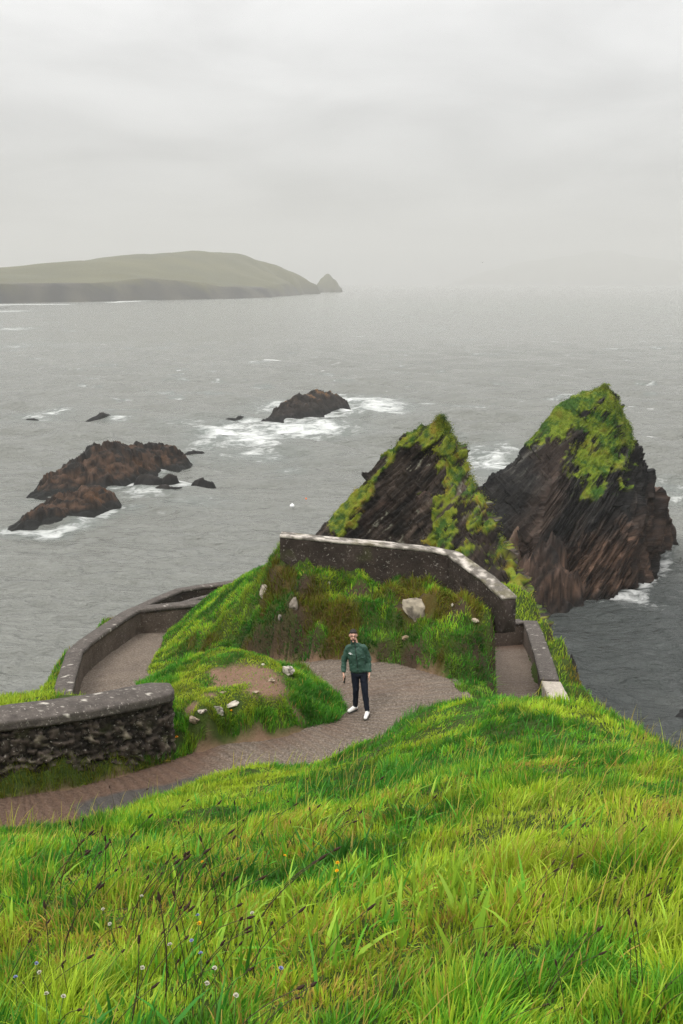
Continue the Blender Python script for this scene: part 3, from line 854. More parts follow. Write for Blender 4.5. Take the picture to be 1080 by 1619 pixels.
ridge_rock('sea_rock', [RL(30,828,123,2.8), RL(70,802,127,4.2), RL(110,780,131,4.8), RL(148,768,135,4.2), RL(170,787,136,2.2)],
           'lower rusty brown rock in front of the long jagged ridge', 'rocks in the sea', col_rock, .18, 12)
ridge_rock('sea_rock', [RL(412,668,219,2.0), RL(440,652,226,3.5), RL(470,628,234,5.5), RL(500,622,240,5.5), RL(528,621,246,4.4), RL(541,632,250,2.2)],
           'black wedge shaped rock in white surf beyond the others', 'rocks in the sea', col_blackrock, .25, 13)
ridge_rock('sea_rock', [RL(341,668,222,1.2), RL(360,662,224,1.8), RL(383,657,228,.9)], 'low flat black rock at the left tip of the surf', 'rocks in the sea', col_blackrock, .3, 14, .55)
ridge_rock('sea_rock', [RL(144,660,228,1.4), RL(160,653,229,2.6), RL(177,657,230,1.6)], 'small round black rock alone in the sea above the jagged ridge', 'rocks in the sea', col_blackrock, .3, 15, .6)
ridge_rock('sea_rock', [RL(38,664,222,.7), RL(50,662,223,1.3), RL(60,664,223,.8)], 'tiny low rock breaking the sea surface near the left edge', 'rocks in the sea', col_blackrock, .25, 16, .35)
ridge_rock('sea_rock', [RL(292,717,177,1.2), RL(306,713,178,2.0), RL(322,716,179,1.0)], 'flat black rock just off the right end of the jagged ridge', 'rocks in the sea', col_blackrock, .22, 17, .5)
for k, (a, lab) in enumerate((((226,768,145,1.8), 'left one of the row of small black rocks below the ridge'), ((262,771,144,1.8), 'black rock at the right of the row below the ridge'),
           ((236,753,151,1.7), 'small black rock between the ridge and the row of rocks'), ((318,761,149,1.3), 'lone small black rock to the right of the row'), ((268,755,150.5,1.0), 'smallest black rock beside the ridge'))):
    p = RL(*a); hw = a[3]
    ridge_rock('sea_rock', [(p[0] - hw * .9, p[1] - .4, p[2] * .7, hw * .7), (p[0], p[1], p[2] + .35, hw), (p[0] + hw * 1.2, p[1] + .8, p[2] * .7, hw * .6)], lab, 'rocks in the sea', col_blackrock, .2, 30 + k, .4)
# buttress and slab at the foot of the big stack
ridge_rock('sea_rock', [RL(800,925,90,2.4), RL(835,884,92,3.4), RL(868,852,93.8,3.8), RL(884,866,93.8,2.8), RL(905,908,93,2.2), RL(932,918,93.5,1.6)],
           'dark slanting buttress at the foot of the largest sea stack', 'rocks round the stacks', lambda v: col_big(v, 0) * .9, .14, 41, 1.3, pw=1.1)
ridge_rock('sea_rock', [RL(785,875,93,1.6), RL(800,858,94.5,1.7), RL(826,825,98,1.5)],
           'tan smooth slab leaning in the gap between the two stacks', 'rocks round the stacks', lambda v: lerp(np.array((.06,.04,.03)), np.array((.15,.1,.072)), fbm(v, 1.4, 4, 231)[:, None]), .2, 42, .35, pw=1.1)
ridge_rock('sea_rock', [RL(1078,1128,66,1.4), RL(1088,1120,67,1.8), RL(1110,1120,68,1.6)], 'black rock at the right edge below the grassy slope', 'rocks round the stacks', col_blackrock, .15, 43, .4)
ridge_rock('sea_rock', [RL(903,1032,27.5,.9), RL(910,1050,26.3,1.0), RL(914,1070,25.4,.9)], 'dark outcrop on the sea cliff below the turf strip', 'rocks round the stacks', col_blackrock, .08, 44, .12, zmin=17)

# ------------------------------------------------------------------ far islands
def island(name, crest, half, label, seed, cliff, res=14.0):
    """crest: (px, py, Y) points on the skyline; half: metres from crest to shore"""
    c = np.array([WY(*p) for p in crest]); l = np.column_stack((c, half))
    x0, y0 = (l[:, :2] - l[:, 3:4]).min(0) - 60; x1, y1 = (l[:, :2] + l[:, 3:4]).max(0) + 60
    X, Y = np.meshgrid(np.arange(x0, x1, res), np.arange(y0, y1, res)); xy = np.column_stack((X.ravel(), Y.ravel()))
    w = (fbm(xy, .006, 4, seed) - .5) * min(45, .5 * max(half))
    xw = xy + np.column_stack((w * .5, w))
    h = np.full(len(xy), -30.0); cn_ = fbm(xy, .0035, 4, seed + 9)
    for i in range(len(l) - 1):
        a, b = l[i, :2], l[i + 1, :2]; ab = b - a
        t = np.clip(((xy - a) @ ab) / (ab @ ab), 0, 1)
        t2 = np.clip(((xw - a) @ ab) / (ab @ ab), 0, 1)
        d = np.linalg.norm(xy - a - t[:, None] * ab, axis=1) + np.abs(w) * .5 * sstep(.5, 1, np.linalg.norm(xy - a - t[:, None] * ab, axis=1) / lerp(l[i, 3], l[i + 1, 3], t))
        z, hw = lerp(l[i, 2], l[i + 1, 2], t), lerp(l[i, 3], l[i + 1, 3], t)
        u = np.clip(d / hw, 0, 1.3)
        cl = cliff * np.clip(.25 + 1.5 * cn_, .3, 1.6); top = cl + (z - cl) * np.cos(np.clip(u, 0, 1) * math.pi / 2) ** 1.15
        h = np.maximum(h, np.where(z > cl, top, z) * sstep(1.04, .97, u) - 4 * sstep(.97, 1.04, u))
    h = h + sstep(2, 20, h) * ((fbm(xy, .01, 5, seed + 2) - .5) * 9) + sstep(-2, 3, h) * sstep(cliff + 8, cliff - 6, h) * (fbm(np.column_stack((xy, h)), .035, 4, seed + 3) - .5) * 12
    v = np.column_stack((xy, h)); q4 = grid_faces(*X.shape); q4 = q4[(h[q4] > -3.9).any(1)]
    use = np.unique(q4); mp = np.full(len(v), -1); mp[use] = np.arange(len(use)); v, q4 = v[use], mp[q4]
    n = fbm(v, .012, 5, seed + 6)[:, None]; nn = fbm(v, .05, 4, seed + 7)[:, None]
    g = lerp(np.array((.035, .04, .010)), np.array((.105, .095, .024)), n)
    ck = lerp(np.array((.006, .006, .0055)), np.array((.05, .045, .032)), sstep(.38, .68, fbm(np.column_stack((v[:, :2], v[:, 2] * .25)), .03, 5, seed + 8, .65))[:, None])
    cm = sstep(5, -5, v[:, 2] - cn_[use] * 1.5 * cliff - .25 * cliff + (n[:, 0] - .5) * 40)[:, None]
    o = quads(name, v, q4, mat=M_ISLE, smooth=True, cols={'col': lerp(g, ck, cm)})
    return tag(o, label, None, None, 'structure')
island('island_hill', [(-330,452,1500),(-200,447,1650),(-60,446,1800),(20,440,1920),(70,431,2000),(150,413,2120),(230,402,2260),(310,395.5,2400),(370,401,2500),(430,419,2560),(462,432,2600),(480,440,2620),(494,450,2640),(504,458,2650)],
       [240,300,330,350,370,370,310,235,140,80,42,22,12,7], 'long olive green island with dark sea cliffs under mist', 501, 25)
island('islet_hill', [(500,452,3080),(510,440,3100),(518,433.5,3110),(528,442,3120),(538,455,3130)], [7,20,30,20,7], 'small pointed islet beyond the end of the island', 502, 14, 4)
island('far_hill', [(770,440,12500),(800,425,12500),(850,412,12500),(900,405,12500),(955,396,12500),(1010,406,12500),(1080,414,12500),(1180,404,12500),(1300,415,12500),(1420,440,12500)],
       [450,600,800,850,900,900,900,900,800,450], 'faint far island almost lost in the haze', 503, 40, 60)
ridge_rock('shore_rocks', [RL(-40,489,1180,10), RL(8,487,1200,9), RL(22,489,1190,6)], 'low black rocks in surf at the left shore of the island', 'rocks in the sea', col_blackrock, 1.6, 61, 1.2, cat='rock')

# ------------------------------------------------------------------ sea
aa = np.concatenate((np.linspace(R(62), R(30), 14)[:-1], np.linspace(R(30), R(.9), 640)[:-1], np.linspace(R(.9), R(.127), 70)))
rr = EYE / np.tan(aa)
th = np.concatenate((np.linspace(R(-180), R(-46), 14)[:-1], np.linspace(R(-46), R(-26), 50)[:-1], np.linspace(R(-26), R(26), 560)[:-1], np.linspace(R(26), R(46), 50)[:-1], np.linspace(R(46), R(180), 14)))
RR, TT = np.meshgrid(rr, th, indexing='ij')
sx, sy = (RR * np.sin(TT)).ravel(), (RR * np.cos(TT)).ravel()
SXY = np.column_stack((sx, sy)); rad = RR.ravel()
gap = rad ** 2 / EYE * .0008 + .12
h = np.zeros(len(sx)); g = np.random.default_rng(21)
lee = 1 - .55 * sstep(130, 70, np.hypot(sx + 16, sy - 75))            # calmer close under the headland
for lam in np.geomspace(1.2, 26, 46):
    ang = R(200) + g.normal(0, .55); k = 2 * math.pi / lam
    ph = g.uniform(0, 6.28); amp = .03 * lam ** .62
    damp = sstep(2.2, 4.5, lam / gap)
    mod = .35 + 1.3 * noise(SXY, 1 / (lam * 3.1), int(lam * 100))
    c = np.sin(k * (sx * math.sin(ang) + sy * math.cos(ang)) + ph)
    h += amp * damp * mod * (c - .25 * (1 - c * c)) * lee
FOAM = []          # (x, y, rx, ry, strength)
def foam(px, py, rx, ry, s):
    d = ray(px, py); Y = d[1] * (EYE / -d[2]); c = W(px, py, EYE)
    dep = Y * CP + EYE * SP
    FOAM.append((c[0], c[1], rx * dep / FPX, ry * dep / FPX / math.sin(math.atan2(EYE, Y)), s))
for a in ((600,640,62,15,.8),(480,672,95,17,.95),(400,686,75,22,.8),(350,678,55,20,.8),(560,645,45,10,.9),(440,640,60,12,.6),(330,700,50,16,.55),(400,715,90,16,.5),(455,745,30,10,.45),(300,665,60,14,.35),(430,720,40,10,.5),
          (190,658,30,6,.6),(60,657,45,8,.5),(80,648,40,4,.6),(230,775,80,10,.5),(290,765,40,8,.6),(300,790,70,10,.35),(265,720,30,6,.6),(210,798,25,8,.5),(60,790,30,10,.4),(130,770,25,6,.4),
          (775,728,60,28,.6),(800,705,30,20,.5),(765,850,12,14,1.1),(790,838,14,10,1.1),(950,930,45,10,.65),(930,940,30,12,.6),(1000,945,30,12,.5),(1062,765,60,16,.5),(1040,905,24,10,.2),(1010,960,60,18,.3),
          (1070,785,40,14,.4),(25,520,45,3.5,.62),(15,492,50,2.2,.7),(60,500,40,2.0,.35),(40,545,70,5,.35),(560,632,70,9,.8),(390,662,30,6,.8),(505,655,35,7,1.0)):
    foam(*a)
fm = np.zeros(len(sx))
for x, y, a, b, s in FOAM:
    fm = np.maximum(fm, s * np.exp(-(((sx - x) / a) ** 2 + ((sy - y) / b) ** 2) * 1.1))
coast = np.array([W(-60, 487, EYE)[:2], W(0, 482, EYE)[:2], W(120, 481, EYE)[:2], W(250, 474, EYE)[:2], W(400, 468, EYE)[:2], W(508, 464, EYE)[:2]])
fm = np.maximum(fm, sstep(38, 6, segdist(SXY, coast)) * .9 * sstep(.4, .6, fbm(SXY, .012, 3, 601)))
for line, wd in (([(1011,936),(1040,905),(1062,855)], .9), ([(868,945),(930,945),(1011,938)], .8), ([(20,835),(90,842),(150,815),(180,798)], 1.8), ([(185,770),(240,750),(288,728)], 1.8), ([(405,672),(470,668),(545,642)], 3.5)):
    fm = np.maximum(fm, .62 * sstep(wd * 2.2, 0, segdist(SXY, np.array([W(a, b, EYE)[:2] for a, b in line]))))
wc = sstep(.75, .80, fbm(SXY * np.array((.55, 1.0)), .16, 3, 603) + .07 * noise(SXY, .012, 604)) * sstep(110, 300, rad) * sstep(1900, 900, rad)
fm = np.maximum(fm, wc * .45)
sh = sstep(400, 130, rad) * .5
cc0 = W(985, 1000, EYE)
cove_shade = sstep(1.25, .5, np.hypot((sx - cc0[0]) / 26, (sy - cc0[1]) / 30) + (fbm(SXY, .08, 4, 611) - .5) * .9) * .95  # shadow and reflection of the big stack, painted as darker, sheltered water
v = np.column_stack((sx, sy, h))
q = grid_faces(len(rr), len(th))
def sea_mat():
    t = NT('sea_water'); v = t.coord()
    m = t.chan(t.attr('mask'))
    vv = t.coord('Object', (.55, 1.0, 1.0))
    n1 = t.noise(vv, .42, 6, .62, .3); n2 = t.noise(vv, 1.7, 5, .6, .4); n3 = t.noise(v, .035, 4, .5); n4 = t.noise(vv, .09, 5, .6, .2)
    far = t.math('SUBTRACT', 1.0, m[1], True)
    hgt = t.math('ADD', t.math('ADD', t.math('MULTIPLY', n1, 1.0), t.math('MULTIPLY', n2, .28)), t.math('MULTIPLY', n4, 2.2))
    nrm = t.bump(hgt, 1.0, 2.2)
    deep = t.mix(n3, (.17, .175, .155), (.225, .23, .208))
    deep = t.mix(t.math('MULTIPLY', m[0], .7, True), deep, (.16, .2, .19))
    deep = t.mix(m[2], deep, (.045, .052, .05))  # stack's shade and dark reflection mixed into the base colour
    t.put(deep, t.b.inputs['Base Color'])
    t.b.inputs['Roughness'].default_value = .16
    t.b.inputs['IOR'].default_value = 1.333
    t.b.inputs['Specular IOR Level'].default_value = .5
    t.l.new(nrm, t.b.inputs['Normal'])
    d = t.n.new('ShaderNodeBsdfDiffuse'); d.inputs[0].default_value = (.78, .79, .77, 1)
    f1 = t.noise(vv, .8, 8, .68, .9); f2 = t.noise(v, .16, 5, .6, .6)
    lace = t.math('ADD', t.math('MULTIPLY', f1, .62), t.math('MULTIPLY', f2, .5))
    fo = t.ramp(t.math('ADD', lace, t.math('MULTIPLY', m[0], .42)), .74, 1.06)
    fo = t.math('MULTIPLY', fo, t.ramp(m[0], .04, .25), True)
    f3 = t.noise(t.coord('Object', (.45, 1.0, 1.0)), .2, 4, .55, .4)
    fo = t.math('MAXIMUM', fo, t.math('MULTIPLY', t.ramp(f3, .69, .76), .55))
    mx = t.n.new('ShaderNodeMixShader'); t.l.new(fo, mx.inputs[0]); t.l.new(t.b.outputs[0], mx.inputs[1]); t.l.new(d.outputs[0], mx.inputs[2])
    t.l.new(mx.outputs[0], t.out.inputs[0])
    return t.m
sea = quads('sea', v, q[:, ::-1], mat=sea_mat(), smooth=True, cols={'mask': np.column_stack((fm, sh, cove_shade))})
tag(sea, 'grey choppy sea with white surf round the rocks', None, None, 'structure')

# ------------------------------------------------------------------ haze
bm = bmesh.new(); bmesh.ops.create_cube(bm, size=1.0)
for vv in bm.verts:
    vv.co = Vector((vv.co.x * 29000, vv.co.y * 29000, 150 + vv.co.z * 320 ))
for vv in bm.verts: vv.co.z = -5.0 if vv.co.z < 100 else 480.0
me = bpy.data.meshes.new('haze'); bm.to_mesh(me); bm.free()
hz = bpy.data.objects.new('haze', me); COL.objects.link(hz)
hm = bpy.data.materials.new('sea_mist'); hm.use_nodes = True
nt = hm.node_tree; nt.nodes.clear()
ho = nt.nodes.new('ShaderNodeOutputMaterial'); hv = nt.nodes.new('ShaderNodeVolumePrincipled')
hv.inputs['Color'].default_value = (.74, .74, .72, 1); hv.inputs['Density'].default_value = .00026
hv.inputs['Anisotropy'].default_value = .2
nt.links.new(hv.outputs[0], ho.inputs['Volume'])
me.materials.append(hm)
tag(hz, 'pale sea mist', None, None, 'stuff')
# ------------------------------------------------------------------ the person on the path
def solid(name, segs, mat, parent, voxel, it=4, post=None):
    """one continuous surface grown over tapered limbs (pa, pb, ra, rb, scale)"""
    bm = bmesh.new()
    for sg in segs:
        pa, pb, ra, rb = Vector(sg[0]), Vector(sg[1]), sg[2], sg[3]; sc = sg[4] if len(sg) > 4 else (1, 1, 1)
        n = max(1, int((pb - pa).length / (.3 * min(ra, rb))))
        for k in range(n + 1):
            t = k / n; r = lerp(ra, rb, t); p = pa.lerp(pb, t)
            bmesh.ops.create_icosphere(bm, subdivisions=2, radius=1, matrix=Matrix.Translation(p) @ Matrix.Diagonal((r * sc[0], r * sc[1], r * sc[2], 1)))
            if (pb - pa).length < 1e-6: break
    me = bpy.data.meshes.new(name); bm.to_mesh(me); bm.free()
    o = bpy.data.objects.new(name, me); COL.objects.link(o)
    m = o.modifiers.new('r', 'REMESH'); m.mode = 'VOXEL'; m.voxel_size = voxel
    s = o.modifiers.new('s', 'SMOOTH'); s.factor = .5; s.iterations = it
    dg = bpy.context.evaluated_depsgraph_get()
    me2 = bpy.data.meshes.new_from_object(o.evaluated_get(dg)); o.modifiers.clear(); o.data = me2; me2.name = name
    v = np.zeros(len(me2.vertices) * 3, np.float32); me2.vertices.foreach_get('co', v); v = v.reshape(-1, 3).astype(float)
    nr = np.zeros(len(me2.vertices) * 3, np.float32); me2.vertices.foreach_get('normal', nr); nr = nr.reshape(-1, 3)
    if post is not None:
        v = post(v, nr); me2.vertices.foreach_set('co', v.astype(np.float32).ravel()); me2.update()
    me2.polygons.foreach_set('use_smooth', np.ones(len(me2.polygons), bool))
    me2.materials.clear(); me2.materials.append(mat); o.parent = parent
    return o
M_SKIN = simple('skin', (.60, .345, .255), .55, .12, 60, .35)
M_JACKET = simple('green_shell_fabric', (.028, .070, .050), .6, .18, 25, .3)
M_TROUS = simple('navy_twill', (.008, .011, .020), .8, .35, 60, .2)
M_WHITE = simple('white_shoe', (.74, .73, .70), .55, .08, 40)
M_SOLE = simple('dark_sole', (.05, .05, .05), .8, .2, 40)
M_HAIR = simple('dark_hair', (.016, .011, .008), .6, .5, 160)
M_BLACK = simple('black_plastic', (.01, .01, .011), .35, .1, 40)
M_LIP = simple('lip', (.33, .12, .10), .5, .1, 60)
M_SOCK = simple('grey_sock', (.14, .15, .145), .9, .2, 90)
M_MARK = simple('white_print', (.78, .78, .76), .6, .05, 40)
px0, py0 = .36, 17.57
pz0 = float(path_f(np.array([[px0, py0]]))[0]) + .012
man = empty('person', (px0, py0, pz0))
tag(man, 'person in green zip jacket, dark trousers and white shoes standing on the path', 'person')
SL, EL, WL_ = (-.228, .03, 1.372), (-.322, .07, 1.125), (-.338, -.035, .885)
SR, ER, WR_ = (.048, .03, 1.372), (.152, .085, 1.125), (.170, -.03, .880)
HX = -.148
def hand(w, d, n, a, curl):
    w, d, n, a = (Vector(q) for q in (w, d, n, a)); d.normalize(); n.normalize(); a.normalize(); out = []
    for o, ln, c in ((-.030, .062, curl * 1.15), (-.011, .072, curl * 1.05), (.010, .077, curl), (.030, .070, curl * .85)):
        root = w + d * .088 + a * o
        out.append((w + a * o * .55, root, .0165, .0125))
        p = root; e = d.copy()
        for k, (fr, r) in enumerate(((.45, .0098), (.31, .0088), (.24, .0078))):
            e = (Matrix.Rotation(c, 3, n.cross(d)) @ e) if k else (Matrix.Rotation(c * .6, 3, n.cross(d)) @ e)
            if (e.dot(n)) < -.2: e = d
            q = p + e * ln * fr; out.append((p, q, r, r * .93)); p = q
    t0 = w + d * .028 + a * .030; t1 = t0 + (a * .62 + d * .75 + n * .25).normalized() * .042; t2 = t1 + (a * .1 + d * .9 + n * .35).normalized() * .032
    out += [(t0, t1, .0135, .0108), (t1, t2, .0102, .0085)]
    return out
body = [((HX, 0, 1.658), (HX, 0, 1.658), 1, 1, (.0735, .092, .10)), ((HX, -.032, 1.592), (HX, -.032, 1.592), 1, 1, (.056, .062, .066)), ((HX, -.074, 1.548), (HX, -.07, 1.552), .026, .026),
        ((HX, -.094, 1.650), (HX, -.112, 1.622), .009, .0135), ((HX - .074, .008, 1.635), (HX - .074, .008, 1.65), 1, 1, (.011, .02, .028)), ((HX + .074, .008, 1.635), (HX + .074, .008, 1.65), 1, 1, (.011, .02, .028)),
        ((HX - .03, -.082, 1.668), (HX + .03, -.082, 1.668), .012, .012), ((HX + .01, .018, 1.57), (-.10, .03, 1.42), .056, .062),
        ((-.10, .03, 1.30), (-.07, .03, 1.15), 1, 1, (.13, .085, .1)), ((-.07, .03, 1.15), (-.03, .02, .95), 1, 1, (.13, .085, .09)),
        (SL, EL, .045, .042), (EL, WL_, .043, .027), (SR, ER, .045, .042), (ER, WR_, .043, .027), ((SL[0] + .03, .03, 1.34), (SR[0] - .03, .03, 1.34), .045, .045),
        ((-.105, .02, .86), (-.092, .02, .5), .066, .05), ((-.092, .02, .5), (-.10, .14, .09), .054, .035), ((.045, .02, .86), (.086, -.07, .5), .066, .05), ((.086, -.07, .5), (.132, -.11, .09), .054, .035),
        ((-.10, .14, .06), (-.19, .06, .035), .034, .028), ((.132, -.11, .06), (.10, -.23, .035), .034, .028)]
body += hand(WL_, (.02, -.16, -1), (1, -.1, 0), (0, -1, .15), .62) + hand(WR_, (.0, -.2, -1), (-1, -.1, 0), (0, -1, .15), .42)
# the torso ellipsoids need a walk of their own (radius is in the scale)
def expand(segs):
    out = []
    for s in segs:
        if s[2] == 1 and len(s) > 4 and (Vector(s[0]) - Vector(s[1])).length > .05:
            for k in range(9):
                p = Vector(s[0]).lerp(Vector(s[1]), k / 8); out.append((p, p, 1, 1, s[4]))
        elif s[2] == 1: out.append((s[0], s[0], 1, 1, s[4]))
        else: out.append(s)
    return out
bd = solid('body', expand(body), M_SKIN, man, .0048, 3)
def wr(v, nr):
    f = np.abs(fbm(v @ np.array(((1, .2, .5), (0, 1, .3), (-.5, 0, 1.2))), 6, 3, 401) - .5) * -.085 + (fbm(v, 14, 3, 403) - .5) * .012 + .006
    v = v + nr * f[:, None]
    v[:, 2] = np.where((v[:, 2] < .875) & (np.abs(v[:, 0] + .045) < .24) & (v[:, 0] > -.255) & (v[:, 0] < .12), .875 - (.875 - v[:, 2]) * .05, v[:, 2])
    return v
jk = []
for z, rx, ry, cx, cy in ((1.37, .135, .095, -.098, .03), (1.33, .172, .115, -.09, .025), (1.27, .186, .126, -.083, .02), (1.19, .184, .128, -.075, .02), (1.11, .182, .124, -.066, .02), (1.03, .18, .124, -.056, .02), (.96, .184, .127, -.046, .018), (.92, .186, .128, -.04, .018)):
    jk.append(((cx, cy, z), (cx, cy, z), 1, 1, (rx, ry, .075)))
jk += [(SL, EL, .074, .064), (EL, (-.337, -.022, .915), .064, .049), (SR, ER, .074, .064), (ER, (.169, -.018, .91), .064, .049), (SL, (-.11, .03, 1.42), .06, .06), (SR, (-.09, .03, 1.42), .06, .06), ((-.105, .03, 1.43), (HX + .014, .016, 1.502), .085, .066)]
jk = [((lerp(a[0][0], b[0][0], t), lerp(a[0][1], b[0][1], t), lerp(a[0][2], b[0][2], t)),) * 2 + (1, 1, (lerp(a[4][0], b[4][0], t), lerp(a[4][1], b[4][1], t), .06)) for a, b in zip(jk[:8], jk[1:8]) for t in (0, .25, .5, .75)] + jk[7:]
jo = solid('jacket', expand(jk), M_JACKET, man, .008, 3, wr)
bv = BVHTree.FromPolygons([v.co.copy() for v in jo.data.vertices], [tuple(p.vertices) for p in jo.data.polygons])
def front(x, z, off=.004):
    h = bv.ray_cast(Vector((x, -1, z)), Vector((0, 1, 0)))
    return Vector((x, (h[0].y if h[0] else -.1) - off, z))
bm = bmesh.new(); prev = None
for z in np.linspace(1.50, .885, 40):
    x = lerp(-.045, -.118, (z - .885) / .615)
    row = [bm.verts.new(front(x - .006, z, .001)), bm.verts.new(front(x - .004, z, .006)), bm.verts.new(front(x + .004, z, .006)), bm.verts.new(front(x + .006, z, .001))]
    if prev:
        for k in range(3): bm.faces.new((prev[k], prev[k + 1], row[k + 1], row[k]))
    prev = row
bm_zip = bpy.data.meshes.new('zip'); bm.to_mesh(bm_zip); bm.free(); bm_zip.materials.append(M_BLACK)
zo = bpy.data.objects.new('zip', bm_zip); COL.objects.link(zo); zo.parent = jo
bm = bmesh.new()                       # two nested lozenges printed on the chest
for r0, r1 in ((.040, .027), (.017, .0)):
    pts = ((1, 0), (0, .62), (-1, 0), (0, -.62)); ec = (-.205, 1.285)
    A = [bm.verts.new(front(ec[0] + a * r0, ec[1] + b * r0)) for a, b in pts]
    if r1:
        B = [bm.verts.new(front(ec[0] + a * r1, ec[1] + b * r1)) for a, b in pts]
        for k in range(4): bm.faces.new((A[k], A[(k + 1) % 4], B[(k + 1) % 4], B[k]))
    else: bm.faces.new(A)
em = bpy.data.meshes.new('emblem'); bm.to_mesh(em); bm.free(); em.materials.append(M_MARK)
eo = bpy.data.objects.new('emblem', em); COL.objects.link(eo); eo.parent = jo
tr = [((-.03, .02, .9), (-.03, .02, .9), 1, 1, (.168, .112, .10)), ((-.03, .02, .84), (-.03, .02, .84), 1, 1, (.165, .11, .09)),
      ((-.112, .02, .86), (-.092, .015, .5), .09, .068), ((-.092, .015, .5), (-.10, .135, .115), .067, .052), ((.052, .02, .86), (.086, -.075, .5), .09, .068), ((.086, -.075, .5), (.131, -.105, .115), .067, .052)]
def wt(v, nr): return v + nr * ((fbm(v * np.array((1, 1, 1.6)), 11, 3, 411) - .5) * .016)[:, None]
solid('trousers', expand(tr), M_TROUS, man, .007, 3, wt)
for heel, toe, ank in (((-.085, .175), (-.225, .035), (-.10, .14)), ((.142, -.075), (.092, -.285), (.132, -.11))):
    hx, hy = heel; tx, ty = toe; mx, my = lerp(hx, tx, .45), lerp(hy, ty, .45)
    sg = [((hx, hy, .052), (mx, my, .055), .042, .045), ((mx, my, .052), (tx, ty, .036), .044, .036), ((ank[0], ank[1], .085), (mx, my, .065), .043, .038), ((hx, hy, .06), (ank[0], ank[1], .09), .038, .04)]
    sh_ = solid('shoe', sg, M_WHITE, man, .006, 3, lambda v, n: np.column_stack((v[:, :2], np.maximum(v[:, 2], .016))))
    solid('sole', [((hx, hy, .02), (mx, my, .02), .044, .043), ((mx, my, .02), (tx, ty, .02), .043, .039)], M_SOLE, sh_, .006, 2, lambda v, n: np.column_stack((v[:, :2], np.clip(v[:, 2], 0, .017))))
    solid('sock', [((ank[0], ank[1], .08), (ank[0] * .99, ank[1], .135), .041, .043)], M_SOCK, man, .007, 2)
solid('hair', [((HX, .018, 1.682), (HX, .018, 1.682), 1, 1, (.0775, .092, .086)), ((HX - .038, -.058, 1.722), (HX + .04, -.058, 1.724), .026, .027), ((HX - .066, .03, 1.64), (HX - .066, .03, 1.67), .018, .02), ((HX + .066, .03, 1.64), (HX + .066, .03, 1.67), .018, .02)], M_HAIR, man, .005, 2)
solid('beard', [((HX, -.038, 1.556), (HX, -.038, 1.556), 1, 1, (.0555, .059, .042)), ((HX - .022, -.094, 1.603), (HX + .022, -.094, 1.603), .0075, .0075)], M_HAIR, man, .004, 2)
solid('mouth', [((HX - .016, -.096, 1.588), (HX + .016, -.096, 1.588), .006, .006)], M_LIP, man, .003, 1)
for s in (-1, 1):
    solid('eye', [((HX + s * .031, -.083, 1.652), (HX + s * .031, -.083, 1.652), 1, 1, (.012, .008, .006))], M_BLACK, man, .002, 1)
    solid('eyebrow', [((HX + s * .018, -.093, 1.676), (HX + s * .046, -.084, 1.676), .0045, .0035)], M_HAIR, man, .003, 1)
bm = bmesh.new()
for s in (-1, 1):
    c = Vector((HX + s * .033, -.101, 1.650)); n = 20; R0 = []
    for k in range(n):
        a = 2 * math.pi * k / n; u = Vector((math.cos(a) * .027, 0, math.sin(a) * .019)); ring = []
        for j in range(6):
            b = 2 * math.pi * j / 6; ring.append(bm.verts.new(c + u * (1 + .075 * math.cos(b)) + Vector((0, .002 * math.sin(b), 0))))
        R0.append(ring)
    for k in range(n):
        for j in range(6): bm.faces.new((R0[k][j], R0[(k + 1) % n][j], R0[(k + 1) % n][(j + 1) % 6], R0[k][(j + 1) % 6]))
    e0, e1 = c + Vector((s * .028, 0, .006)), Vector((HX + s * .078, .0, 1.656))
    for dz in (.002,):
        vs = [bm.verts.new(q) for q in (e0 + Vector((0, 0, dz)), e1 + Vector((0, 0, dz)), e1 - Vector((0, 0, dz)), e0 - Vector((0, 0, dz)))]; bm.faces.new(vs)
vs = [bm.verts.new(Vector((HX + x, -.106, 1.655 + z))) for x, z in ((-.008, .002), (.008, .002), (.008, -.002), (-.008, -.002))]; bm.faces.new(vs)
gm = bpy.data.meshes.new('glasses'); bm.to_mesh(gm); bm.free(); gm.materials.append(M_BLACK)
go = bpy.data.objects.new('glasses', gm); COL.objects.link(go); go.parent = man
# the phone in his hand
man.scale = (.955,) * 3
ph = empty('phone', (px0 - .318 * .955, py0 - .075, pz0 + .755 * .955)); tag(ph, "black phone hanging from the person's hand", 'phone')
bm = bmesh.new(); bmesh.ops.create_cube(bm, size=1)
for v in bm.verts: v.co = Vector((v.co.x * .009, v.co.y * .068, v.co.z * .145))
bmesh.ops.bevel(bm, geom=list(bm.edges), offset=.003, segments=2, affect='EDGES')
pm = bpy.data.meshes.new('case'); bm.to_mesh(pm); bm.free(); pm.materials.append(M_BLACK)
po = bpy.data.objects.new('case', pm); COL.objects.link(po); po.parent = ph
bm = bmesh.new(); vs = [bm.verts.new((.0052, y, z)) for y, z in ((-.031, -.068), (.031, -.068), (.031, .068), (-.031, .068))]; bm.faces.new(vs)
pm = bpy.data.meshes.new('screen'); bm.to_mesh(pm); bm.free(); pm.materials.append(simple('dark_glass', (.02, .02, .024), .1, .05, 10, .5))
po = bpy.data.objects.new('screen', pm); COL.objects.link(po); po.parent = ph
ph.rotation_euler = (-.15, .18, .35)
